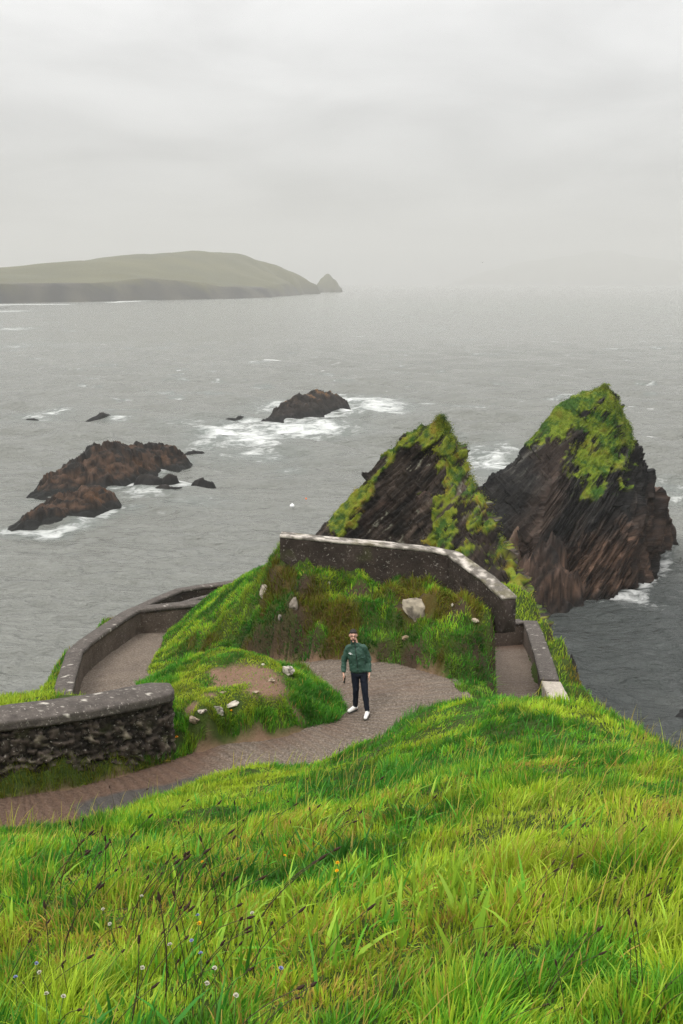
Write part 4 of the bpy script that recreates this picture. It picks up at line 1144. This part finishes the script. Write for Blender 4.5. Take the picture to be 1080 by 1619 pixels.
# ------------------------------------------------------------------ grass
WIND = np.array((.85, -.15))
def keep_off(xy, path_gap=.0):
    n = (fbm(xy, 4.0, 3, 88) - .5) * .22
    ok = (sdf(xy, POLY) + n > path_gap) & (sdf(xy, CPOLY) > .02)
    for x, y, r in CLEAR: ok &= np.hypot(xy[:, 0] - x, (xy[:, 1] - y) * 1.3) > r
    for line, w in ((FWL, .30), (TWL, .2), (LWL, .19), (KWL, .24), (CWL, .36), (EWL, .25)):
        ok &= segdist(xy, np.array([np.array(p)[:2] for p in line])) > w
    return ok
C_LUSH, C_MID, C_YEL, C_STRAW, C_RUST, C_DARK = (np.array(c) for c in ((.06,.23,.018), (.14,.37,.022), (.34,.46,.030), (.40,.30,.07), (.20,.10,.02), (.02,.055,.008)))
def tussock(xy, size, seed):         # vector from the nearest tuft, its distance and its random number
    p = xy / size; f = np.floor(p).astype(np.int64); z = f[:, 0] * 0
    best = np.full(len(p), 9.0); vec = np.zeros_like(p); cid = np.zeros(len(p))
    for a in (-1, 0, 1):
        for b in (-1, 0, 1):
            ci, cj = f[:, 0] + a, f[:, 1] + b
            dx = p[:, 0] - ci - _h(ci, cj, z, seed); dy = p[:, 1] - cj - _h(ci, cj, z + 1, seed); d = np.hypot(dx, dy)
            k = d < best
            best = np.where(k, d, best); vec[k] = np.column_stack((dx, dy))[k]; cid = np.where(k, _h(ci, cj, z + 2, seed), cid)
    return vec, best, cid
def blades(name, xy, length, width, col, lean, seed, label, stiff=.5, z=None, nrm=None):
    g = np.random.default_rng(seed); n = len(xy)
    base = np.column_stack((xy, (tz(xy) if z is None else z) - .012))
    az = g.uniform(0, 2 * math.pi, n)
    d = np.column_stack((np.cos(az), np.sin(az))) * g.uniform(.1, 1.0, n)[:, None] * 1.0 + lean
    h = length; bend = g.uniform(.35, 1.1, n)[:, None] * (1 - stiff * .5)
    dd = d * bend
    l = h[:, None]
    def at(t):                        # curved midrib
        out = dd * (t ** 1.7) * l
        up = l * (t - .36 * np.linalg.norm(dd, axis=1)[:, None] * t ** 2.2)
        return np.column_stack((out, up))
    face = az + g.normal(math.pi / 2, .5, n)
    s = np.column_stack((np.cos(face), np.sin(face), np.zeros(n))) * (width / 2)[:, None]
    v = np.stack((base - s, base + s, base + at(.38) - s * .95, base + at(.38) + s * .95, base + at(.74) - s * .62, base + at(.74) + s * .62, base + at(1.0)), 1)
    i = np.arange(n)[:, None] * 7
    lo = (i + np.array((0, 1, 3, 2, 2, 3, 5, 4, 4, 5, 6))).ravel()
    st = (np.arange(n)[:, None] * 11 + np.array((0, 4, 8))).ravel()
    c = np.repeat(col[:, None, :], 7, 1)
    o = mesh_np(name, v.reshape(-1, 3), lo, st, mat=M_BLADE, cols={'col': c.reshape(-1, 3)}, smooth=True)
    return tag(o, label, None, None, 'stuff')
def pal(xy, g, dry=0, jitter=.25, bright=1.0, straw=None):
    n = len(xy)
    a = fbm(xy, .55, 4, 301); b = fbm(xy, 1.7, 3, 303); c = fbm(xy, 5.5, 2, 305)
    t = .58 + (a * .5 + b * .38 + c * .3 - .59) * 1.6 + g.normal(0, .07, n) + dry
    t = t[:, None]
    col = lerp(C_LUSH, C_MID, sstep(.42, .56, t)); col = lerp(col, C_YEL, sstep(.57, .72, t))
    col = lerp(col, C_DARK * 1.4, sstep(.40, .30, b + g.normal(0, .05, n))[:, None] * .45)
    s = g.random(n)[:, None]
    col = np.where(s > (.965 if straw is None else (.97 - straw)[:, None]), C_STRAW * np.array((1, .95, .8)), col)
    return col * g.uniform(1 - jitter, 1 + jitter, n)[:, None] * bright
g = np.random.default_rng(99)
CLEAR = [(*hit(a, b, 12, 40)[:2], r) for a, b, r in ((657,968,.36),(640,962,.25),(672,968,.25),(418,940,.13),(466,966,.15),(752,984,.12),(455,1068,.16),(371,1118,.14),(347,1128,.11),(319,1130,.12),(306,1147,.13))]
# --- the hillside in front
def sample_polar(N, d0, d1, half, gg):
    # density falls off with distance from the viewer's feet
    r = d0 + (d1 - d0) * gg.random(N); a = gg.uniform(-half, half, N)
    return np.column_stack((r * np.sin(a), r * np.cos(a)))
xy = sample_polar(330000, 1.2, 15.5, R(27), g)
side_r = .4 + 13.5 * g.random(190000); side_a = g.uniform(R(26.5), R(70), 190000) * np.where(g.random(190000) < .5, 1, -1)
xy = np.vstack((xy, np.column_stack((side_r * np.sin(side_a), side_r * np.cos(side_a)))))
xy = xy[(xy[:, 0] > -11) & (xy[:, 0] < 9)]
xy = xy[(tz(xy) > 19) & keep_off(xy, .02)]
PTS_HILL = np.array([W(*a)[:2] for a in ((-60,1308,4.75),(0,1304,4.75),(100,1287,5.0),(170,1278,5.1),(270,1252,5.35),(330,1232,5.7),(370,1205,6.2),(420,1196,6.35),(470,1212,6.3),(540,1188,6.4),(600,1153,6.1),(650,1120,5.85),(720,1097,5.5),(800,1092,5.25))])
soil = tgrid(m_soil.reshape(ZG.shape), xy)
xy = xy[(g.random(len(xy)) > soil * .92) & (inside(xy, IN[:80, :2]) == False)]
# not on the mound side of the path
side = xy[:, 1] < np.interp(xy[:, 0], OUT[8:70:4, 0], OUT[8:70:4, 1], left=12, right=19)
xy = xy[side | (xy[:, 0] > 2.6)]
dist = np.hypot(xy[:, 0], xy[:, 1])
tall = fbm(xy, 1.0, 3, 311); tus = fbm(xy, 3.2, 2, 313)
ln = (.04 + .04 * sstep(.3, .75, tall) + .05 * sstep(.42, .68, tus)) * g.uniform(.45, 1.5, len(xy)) * (.85 + .004 * dist)
wd = (.0040 + .00047 * dist) * g.uniform(.6, 1.4, len(xy))
right = sstep(.5, 3.5, xy[:, 0])
dryf = .10 * sstep(5.0, 2.2, dist) + .06 * sstep(9, 12.5, dist) * right - .03 + .12 * sstep(.55, .7, fbm(xy, .8, 3, 317))
tv, td, tid = tussock(xy, .26, 7); tv2, td2, tid2 = tussock(xy, .62, 8)
straw = .46 * sstep(.52, .68, fbm(xy, .75, 3, 325)) * (.4 + .6 * tid) * sstep(10, 5, dist)
c_h = pal(xy, g, dryf + (tid - .5) * .16 + (tid2 - .5) * .10, straw=straw) * (.72 + .5 * tid)[:, None]
ln = ln * (1.35 - .75 * np.minimum(td, 1)) * (.7 + .6 * tid2)
lean = WIND * (.1 + .7 * (fbm(xy, .8, 3, 319) - .25))[:, None] + (np.column_stack((fbm(xy, 1.3, 2, 321), fbm(xy, 1.3, 2, 323))) - .5) * 1.5 + tv * 1.1 + tv2 * .4
blades('grass', xy, ln, wd, c_h, lean, 1, 'bright green windblown grass on the foreground hillside')
# long pale bents
n = 3000
xy = sample_polar(n, 1.9, 13, R(26), g); xy = xy[keep_off(xy, .05) & (tz(xy) > 21)]
side = xy[:, 1] < np.interp(xy[:, 0], OUT[8:70:4, 0], OUT[8:70:4, 1], left=12, right=19)
w = sstep(.46, .62, fbm(xy, .7, 3, 331)) * .9 + .1
xy = xy[(side | (xy[:, 0] > 2.6)) & (g.random(len(xy)) < w)]
dist = np.hypot(xy[:, 0], xy[:, 1])
blades('dry_grass', xy, g.uniform(.16, .40, len(xy)), (.0022 + .0004 * dist) * g.uniform(.7, 1.3, len(xy)), lerp(C_STRAW * 1.1, C_YEL, g.random((len(xy), 1)) ** 1.6) * g.uniform(.7, 1.2, (len(xy), 1)), WIND * .55 + g.normal(0, .3, (len(xy), 2)), 2, 'straw coloured bents standing in the foreground grass', .9)
# broad leaves near the viewer
xy = sample_polar(11000, 1.7, 11, R(26), g); xy = xy[sstep(.42, .6, fbm(xy, .9, 3, 341)) > g.random(len(xy))]
blades('broad_leaves', xy, g.uniform(.07, .2, len(xy)), g.uniform(.008, .019, len(xy)), pal(xy, g, -.06, .3) * np.array((.8, .95, 1.2)), g.normal(0, .4, (len(xy), 2)) + WIND * .3, 3, 'broad green plantain leaves among the foreground grass')
# --- mound
def sample_box(N, x0, x1, y0, y1, gg): return np.column_stack((gg.uniform(x0, x1, N), gg.uniform(y0, y1, N)))
xy = sample_box(230000, -4.4, .6, 15.2, 21.2, g); xy = xy[g.random(len(xy)) < np.minimum(1, .4 * np.sqrt(1 + tgrid(SLOPE, xy) ** 2))]
xy = xy[inside(xy, np.vstack((IN[36:, :2][:100], [[-3.6, 16.2]])))]
xy = xy[keep_off(xy, .0)]; soil = tgrid(m_soil.reshape(ZG.shape), xy); xy = xy[g.random(len(xy)) > soil * .93]
top = sstep(22.35, 22.6, tz(xy)) * sstep(-.3, -.8, xy[:, 0])
front = sstep(16.6, 16.1, xy[:, 1] - .12 * (xy[:, 0] + 2.5))
ln = lerp(.13, .045, top) * g.uniform(.5, 1.5, len(xy)) * (1 + .5 * front)
tv, td, tid = tussock(xy, .3, 9); ln = ln * (1.4 - .8 * np.minimum(td, 1))
cc = (.75 + .5 * tid)[:, None] * lerp(pal(xy, g, -.03), pal(xy, g, .20) * np.array((1, .9, 1)), (top * .95)[:, None])
cc = lerp(cc, lerp(C_RUST * .6, C_YEL * .7, g.random((len(xy), 1))), (front * sstep(.42, .6, fbm(xy, 1.8, 3, 351)) * .85)[:, None]) * lerp(1, .8, front)[:, None]
blades('mound_grass', xy, ln, g.uniform(.008, .017, len(xy)), cc, tv * 1.0 + WIND * .2 + g.normal(0, .25, (len(xy), 2)), 4, 'short green turf covering the mound between the path legs')
# --- knoll
xy = sample_box(330000, -6.3, 4.4, 18.6, 28.8, g); xy = xy[g.random(len(xy)) < np.minimum(1, .32 * np.sqrt(1 + tgrid(SLOPE, xy) ** 2))]
xy = xy[keep_off(xy, .0) & ~((xy[:, 0] < -1.2) & (xy[:, 1] < 20.9))]
behind = (xy[:, 1] > 23.4) & (xy[:, 0] > -1.0); xy = xy[~behind | (g.random(len(xy)) < .12)]
zz = tz(xy); rk = np.maximum(tgrid(m_rock.reshape(ZG.shape), xy), sstep(.42, .2, sdf(xy, CPOLY)) * .93); dr = tgrid(m_dry.reshape(ZG.shape), xy)
keep = (g.random(len(xy)) > rk * .82) & (zz > 19.3); xy, zz, dr = xy[keep], zz[keep], dr[keep]
face = knoll_zone(xy); leftslope = sstep(-1.6, -3.2, xy[:, 0])
ln = lerp(.10, .17, dr) * g.uniform(.5, 1.5, len(xy)) * (1 - .25 * leftslope)
i = np.clip(((xy[:, 0] - GX0) / GS).astype(int), 0, len(gx) - 1); j = np.clip(((xy[:, 1] - GY0) / GS).astype(int), 0, len(gy) - 1)
down = -np.column_stack((gzx[j, i], gzy[j, i])) * .5; down /= np.maximum(1, np.linalg.norm(down, axis=1))[:, None]
tv, td, tid = tussock(xy, .34, 10); ln = ln * (1.4 - .8 * np.minimum(td, 1))
cc = pal(xy, g, -.06 + .08 * leftslope + (tid - .5) * .15, .3, 1.0) * (.6 + .7 * tid)[:, None]
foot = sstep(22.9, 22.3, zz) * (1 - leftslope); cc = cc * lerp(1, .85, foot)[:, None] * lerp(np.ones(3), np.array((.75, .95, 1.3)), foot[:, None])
cc = lerp(cc, lerp(C_RUST, C_YEL * .6, g.random((len(xy), 1)) ** 1.5) * g.uniform(.5, 1.1, (len(xy), 1)), (sstep(.15, .6, dr) * .8)[:, None]) * lerp(1, .75, knoll_zone(xy) * sstep(.45, .6, fbm(xy, 2.1, 3, 355)))[:, None]
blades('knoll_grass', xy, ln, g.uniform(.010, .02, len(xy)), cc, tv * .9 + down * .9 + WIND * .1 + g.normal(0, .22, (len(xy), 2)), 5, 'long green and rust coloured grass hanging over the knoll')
# --- turf beside the walls and over the sea cliffs
xy = np.vstack((sample_box(26000, 4.4, 8.2, 18, 38, g), sample_box(26000, -9.8, -5.4, 14.5, 29, g)))
xy = xy[keep_off(xy, .0)]; zz = tz(xy); k = (zz > 16.2) & ~inside(xy, POLY[:, :2]); xy, zz = xy[k], zz[k]
cc = lerp(pal(xy, g, .14), C_RUST * g.uniform(.6, 1.3, (len(xy), 1)), (sstep(.5, .66, fbm(xy, 1.0, 4, 361)) * .75)[:, None])
blades('cliff_turf', xy, g.uniform(.06, .2, len(xy)), g.uniform(.012, .024, len(xy)), cc, g.normal(0, .3, (len(xy), 2)) + WIND * .3, 6, 'yellow green turf along the cliff edge outside the walls')
# --- tufts at the foot of the rubble wall
xy = sample_box(16000, -6.5, -2.6, 12.8, 15.6, g)
fl = segdist(xy, np.array([np.array(p)[:2] for p in FWL])); k = (fl < .75) & (xy[:, 1] < np.interp(xy[:, 0], [p[0] for p in FWL], [p[1] for p in FWL]) - .22) & (sdf(xy, POLY) > -.03)
k &= fbm(xy, 1.6, 3, 371) + .25 * sstep(-3.6, -4.6, xy[:, 0]) > .5
xy = xy[k]
cc = lerp(pal(xy, g, 0) * .6, lerp(C_RUST * .55, C_YEL * .45, g.random((len(xy), 1))), .72)
blades('wall_foot_grass', xy, g.uniform(.1, .28, len(xy)), g.uniform(.007, .013, len(xy)), cc, np.array((.1, -.7)) + g.normal(0, .3, (len(xy), 2)), 7, 'brownish tufts hanging at the foot of the rubble wall')

# ------------------------------------------------------------------ stones and outcrops
def stone(name, px, py, w, d, h, label, cat, colr, seed, sink=.25, group=None, up=0, lean_back=0):
    p = hit(px, py, 12, 40)
    bm = bmesh.new(); bmesh.ops.create_icosphere(bm, subdivisions=4, radius=1)
    v = np.array([x.co[:] for x in bm.verts])
    # a few flat facets, as broken rock has
    gg = np.random.default_rng(seed)
    for _ in range(16):
        n = gg.normal(0, 1, 3); n /= np.linalg.norm(n); lim = gg.uniform(.4, .75)
        e = v @ n - lim; v = v - np.maximum(e, 0)[:, None] * n * .92
    v = v * (1 + (fbm(v + seed, 2.2, 5, seed, .6) - .5)[:, None] * .6)
    v = v * np.array((w, d, h)); v[:, 2] += up
    me = bpy.data.meshes.new(name)
    for x, c in zip(bm.verts, v): x.co = c
    bm.to_mesh(me); bm.free()
    c = lerp(np.array(colr) * .55, np.array(colr) * 1.25, fbm(v / max(w, h) * 3 + seed, 1.0, 5, seed + 1)[:, None])
    dk = sstep(.56, .66, fbm(v / max(w, h) * 2 + seed, 1.2, 4, seed + 2))[:, None]
    c = lerp(c, np.array((.05, .042, .034)), dk * .8)
    a = me.color_attributes.new('col', 'FLOAT_COLOR', 'POINT'); a.data.foreach_set('color', np.column_stack((c, np.ones(len(c)))).astype(np.float32).ravel())
    me.materials.append(M_PALE)
    o = bpy.data.objects.new(name, me); COL.objects.link(o)
    o.location = p + np.array((0, 0, h * (.5 - sink))); o.rotation_euler = (gg.uniform(-.2, .2), gg.uniform(-.2, .2), gg.uniform(-.5, .5))
    if lean_back: o.rotation_euler[0] = -lean_back; o.location[1] += .10
    return tag(o, label, cat, group)
M_PALE = rock_mat('pale_rock', .5, .03, 3.0)
PALE, GREY, TAN = (.50, .46, .40), (.26, .24, .21), (.34, .27, .2)
G1 = 'stones on the mound'
stone('stone', 455, 1066, .16, .13, .17, 'white and black boulder at the right end of the mound top', 'boulder', PALE, 1, .2, G1)
stone('stone', 371, 1116, .17, .10, .07, 'long flat pale stone on the front rim of the mound', 'stone', PALE, 2, .2, G1)
stone('stone', 347, 1126, .12, .10, .09, 'grey block next to the long flat pale stone', 'stone', GREY, 3, .2, G1)
stone('stone', 319, 1128, .13, .09, .06, 'pale stone at the left of the mound rim', 'stone', (.4,.36,.31), 4, .2, G1)
stone('stone', 306, 1145, .15, .12, .09, 'brownish stone lowest on the mound rim near the wall end', 'stone', TAN, 5, .2, G1)
stone('stone', 416, 1052, .06, .045, .035, 'small white stone near the back edge of the mound top', 'stone', PALE, 6, .2, G1)
stone('stone', 428, 1078, .09, .07, .06, 'tan stone at the right of the bare soil patch', 'stone', TAN, 7, .2, G1)
stone('stone', 404, 1096, .07, .06, .03, 'small tan stone below the bare soil patch', 'stone', TAN, 8, .2, G1)
stone('stone', 352, 1096, .07, .05, .025, 'small half buried stone on the left of the mound top', 'stone', TAN, 9, .2, G1)
G2 = 'rocks showing through the knoll'
stone('rock_outcrop', 658, 974, .46, .17, .40, 'largest bare whitish rock face below the knoll wall', 'rock outcrop', (.33,.29,.225), 29, .2, G2, lean_back=.5)
stone('rock_outcrop', 418, 938, .11, .12, .22, 'upright pale rock high on the left of the knoll', 'rock outcrop', (.38,.34,.28), 22, .35, G2)
stone('rock_outcrop', 466, 962, .13, .12, .24, 'slanting grey rock in the grass below the left half of the knoll wall', 'rock outcrop', (.33,.29,.25), 23, .35, G2)
stone('rock_outcrop', 442, 983, .06, .06, .13, 'thin grey rock lowest on the left of the knoll', 'rock outcrop', GREY, 24, .35, G2)
stone('rock_outcrop', 752, 984, .12, .08, .06, 'flat pale stone under the right part of the knoll wall', 'rock outcrop', (.45,.38,.3), 25, .3, G2)
stone('rock_outcrop', 716, 958, .05, .05, .05, 'small white stone at the foot of the knoll wall bend', 'rock outcrop', PALE, 26, .3, G2)
stone('rock_outcrop', 641, 1010, .14, .08, .09, 'brown stone above the path behind the person', 'rock outcrop', (.3,.22,.15), 27, .35, G2)
stone('rock_outcrop', 520, 925, .05, .05, .09, 'small grey rock under the middle of the knoll wall', 'rock outcrop', GREY, 28, .35, G2)

# ------------------------------------------------------------------ seed heads and flowers
M_STEM = simple('dry_stem', (.045, .032, .014), .7, .3, 60)
M_HEAD = simple('brown_seed_head', (.035, .018, .012), .9, .5, 120)
M_GSTEM = simple('green_stem', (.06, .11, .02), .7, .3, 60)
def tube(bm, pts, r0, r1, n=5):
    rings = []
    for i, p in enumerate(pts):
        r = lerp(r0, r1, i / (len(pts) - 1))
        rings.append([bm.verts.new((p[0] + r * math.cos(2 * math.pi * k / n), p[1] + r * math.sin(2 * math.pi * k / n), p[2])) for k in range(n)])
    for a, b in zip(rings, rings[1:]):
        for k in range(n): bm.faces.new((a[k], a[(k + 1) % n], b[(k + 1) % n], b[k]))
    bm.faces.new(rings[-1])
def bm_obj(name, bm, mat, parent=None, smooth=True):
    me = bpy.data.meshes.new(name); bm.normal_update(); bm.to_mesh(me); bm.free()
    if smooth: me.polygons.foreach_set('use_smooth', np.ones(len(me.polygons), bool))
    me.materials.append(mat); o = bpy.data.objects.new(name, me); COL.objects.link(o)
    if parent: o.parent = parent
    return o
def make_stalk(seed, h, bend, hl, hr):
    r = random.Random(seed); root = empty('seed_stalk')
    pts = [(bend * h * (t ** 1.8), .1 * bend * h * t * t, h * (t - .18 * abs(bend) * t * t)) for t in np.linspace(0, 1, 7)]
    bm = bmesh.new(); tube(bm, pts, .0024, .0017); bm_obj('stem', bm, M_STEM, root)
    bm = bmesh.new(); bmesh.ops.create_uvsphere(bm, u_segments=10, v_segments=12, radius=1)
    d = Vector(pts[-1]) - Vector(pts[-2]); q = d.normalized().to_track_quat('Z', 'Y')
    for v in bm.verts:
        k = 1 + .16 * math.sin(v.co.z * 22 + math.atan2(v.co.y, v.co.x) * 5)
        v.co = q @ Vector((v.co.x * hr * k * (1.15 - .35 * v.co.z), v.co.y * hr * k * (1.15 - .35 * v.co.z), v.co.z * hl)) + Vector(pts[-1]) + d.normalized() * hl * .7
    bm_obj('seed_head', bm, M_HEAD, root)
    return root
PROTO = [make_stalk(1, .36, .45, .019, .0046), make_stalk(2, .30, .2, .014, .0046), make_stalk(3, .40, .5, .024, .0044), make_stalk(4, .25, .7, .013, .0048), make_stalk(5, .33, -.15, .017, .0042)]
used = [False] * len(PROTO)
def plant_stalk(px, py, label, group, sc=1.0):
    k = int(g.integers(len(PROTO))); p = hit(px, py, 1.6, 20)
    if used[k]: o = copy_tree(PROTO[k])
    else: o = PROTO[k]; used[k] = True
    dist = math.hypot(p[0], p[1])
    o.location = p; o.rotation_euler = (g.normal(0, .12), g.normal(.1, .14), g.normal(0, .5)); s = sc * g.uniform(.75, 1.2); f = 1 + .05 * max(0, dist - 4)
    o.scale = (s * f, s * f, s)
    tag(o, label, 'seed head', group)
def cluster(n, cx, cy, sxx, syy, label, group, sc=1.0):
    k = 0
    while k < n:
        x, y = g.normal(cx, sxx), g.normal(cy, syy)
        if -20 < x < 1100 and 1100 < y < 1700:
            plant_stalk(x, y, label, group, sc); k += 1
cluster(58, 230, 1440, 110, 60, 'dark brown seed head on a thin stem in the tall clump at the left foreground', 'seed heads in the left clump')
cluster(34, 190, 1600, 150, 50, 'fat brown seed head close to the bottom left corner', 'seed heads at the bottom left', .8)
cluster(16, 540, 1240, 12, 18, 'dark seed head in the small stand beside the near bend of the path', 'seed heads beside the path', .75)
cluster(26, 430, 1330, 90, 30, 'thin brown seed head bent by the wind below the grassy lip', 'seed heads below the path lip', .8)
cluster(14, 340, 1250, 60, 15, 'short seed head on the grassy edge of the near path', 'seed heads on the path edge', .5)
for k in range(46): plant_stalk(g.uniform(650, 1080), 1100 + 14 + abs(g.normal(0, 22)) + max(0, (0)), 'tiny dark seed head along the crest of the right hand slope', 'seed heads on the right crest', .55)
for k in range(14): plant_stalk(g.uniform(900, 1080), g.uniform(1130, 1240), 'tiny dark seed head along the crest of the right hand slope', 'seed heads on the right crest', .55)
cluster(20, 860, 1420, 110, 70, 'brown seed head scattered over the middle of the right slope', 'seed heads on the right slope', .5)
cluster(16, 880, 1600, 110, 30, 'dark brown seed head low in the grass at the bottom right', 'seed heads at the bottom right', .55)
def make_flower(kind, col, n, pr):
    root = empty(kind); bm = bmesh.new()
    tube(bm, [(0, 0, 0), (.01, 0, .11), (.015, .005, .2)], .0018, .0013); bm_obj('stem', bm, M_GSTEM, root)
    bm = bmesh.new(); r = random.Random(n)
    for k in range(n):                # a head of small petals
        a = 2 * math.pi * k / n * 2.4; e = .15 + 1.2 * (k / n); u = Vector((math.cos(a) * math.cos(e), math.sin(a) * math.cos(e), math.sin(e)))
        s = u.cross(Vector((0, 0, 1))).normalized() * pr * .32; c = Vector((.015, .005, .2))
        vs = [bm.verts.new(c + u * pr * .15 - s * .4), bm.verts.new(c + u * pr * .15 + s * .4), bm.verts.new(c + u * pr * .75 + s), bm.verts.new(c + u * pr), bm.verts.new(c + u * pr * .75 - s)]
        bm.faces.new(vs)
    bm_obj('flower_head', bm, simple(kind + '_petal', col, .6, .15, 80), root, False)
    return root
def flowers(kind, col, n, pr, spots, label, group):
    pr0 = make_flower(kind, col, n, pr)
    for k, (x, y) in enumerate(spots):
        o = pr0 if k == 0 else copy_tree(pr0)
        h0 = hit(x, y, 1.6, 20); o.location = hit(x, y + .17 * FPX / np.hypot(h0[1], EYE - h0[2]), 1.4, 20) if h0[1] < 13 else h0 - np.array((0, 0, .04)); o.rotation_euler = (g.normal(0, .2), g.normal(0, .2), g.uniform(0, 6)); tag(o, label if isinstance(label, str) else label[k], kind.replace('_', ' '), group)
flowers('clover_flower', (.52, .5, .4), 34, .0085, ((100,1541),(216,1544),(292,1511),(313,1583),(83,1598),(213,1443),(188,1452),(370,1592),(345,1552),(415,1458),(80,1611),(192,1460)), 'small cream clover head in the bottom left grass', 'cream clover heads')
flowers('scabious_flower', (.24, .27, .45), 30, .008, ((65,1537),(27,1572),(309,1498),(321,1547),(416,1563),(318,1482)), 'pale blue round flower in the bottom left grass', 'blue flowers in the grass')
flowers('buttercup', (.75, .42, .01), 16, .010, ((541,1381),(427,1365),(350,1375),(333,1467),(540,1378)), 'small yellow flower in the middle of the slope grass', 'yellow flowers on the slope')
flowers('dandelion', (.85, .36, .01), 26, .035, ((365,1140), (283,1182)), ('orange yellow flower on the front bank of the mound', 'orange yellow flower at the end of the rubble wall'), None)

# ------------------------------------------------------------------ buoys, bird, weed
def buoy(px, py, r, mat, label):
    p = W(px, py, EYE); root = empty('buoy', tuple(p)); tag(root, label, 'buoy')
    bm = bmesh.new(); bmesh.ops.create_uvsphere(bm, u_segments=20, v_segments=12, radius=r)
    for v in bm.verts: v.co.z = v.co.z * .9 + r * .35
    bm_obj('float', bm, mat, root)
    bm = bmesh.new(); bmesh.ops.create_cone(bm, segments=12, radius1=r * .25, radius2=r * .2, depth=r * .5, cap_ends=True)
    for v in bm.verts: v.co.z += r * 1.35
    bm_obj('lifting_eye', bm, mat, root)
buoy(462, 801, .32, simple('white_plastic', (.75, .76, .76), .4, .05), 'white round buoy floating left of the mossy sea stack')
buoy(484, 789, .14, simple('orange_plastic', (.75, .16, .04), .4, .05), 'tiny orange buoy floating beyond the white one')
bp = WY(763, 415, 420); bm = bmesh.new()
for sgn in (-1, 1):
    pts = [(0, .18, 0), (0, -.16, 0), (sgn * .45, -.1, .2), (sgn * .45, .14, .22), (sgn * .95, -.12, .05)]
    for dz in (0, .02):
        vs = [bm.verts.new((x, y, z + dz)) for x, y, z in pts]; bm.faces.new(vs[:4]); bm.faces.new((vs[3], vs[2], vs[4]))
bmesh.ops.create_uvsphere(bm, u_segments=10, v_segments=8, radius=1, matrix=Matrix.Diagonal((.1, .38, .11, 1)))
bird = bm_obj('seabird', bm, simple('dark_feather', (.05, .05, .05), .7)); bird.location = bp
tag(bird, 'tiny dark seabird gliding above the horizon', 'bird')
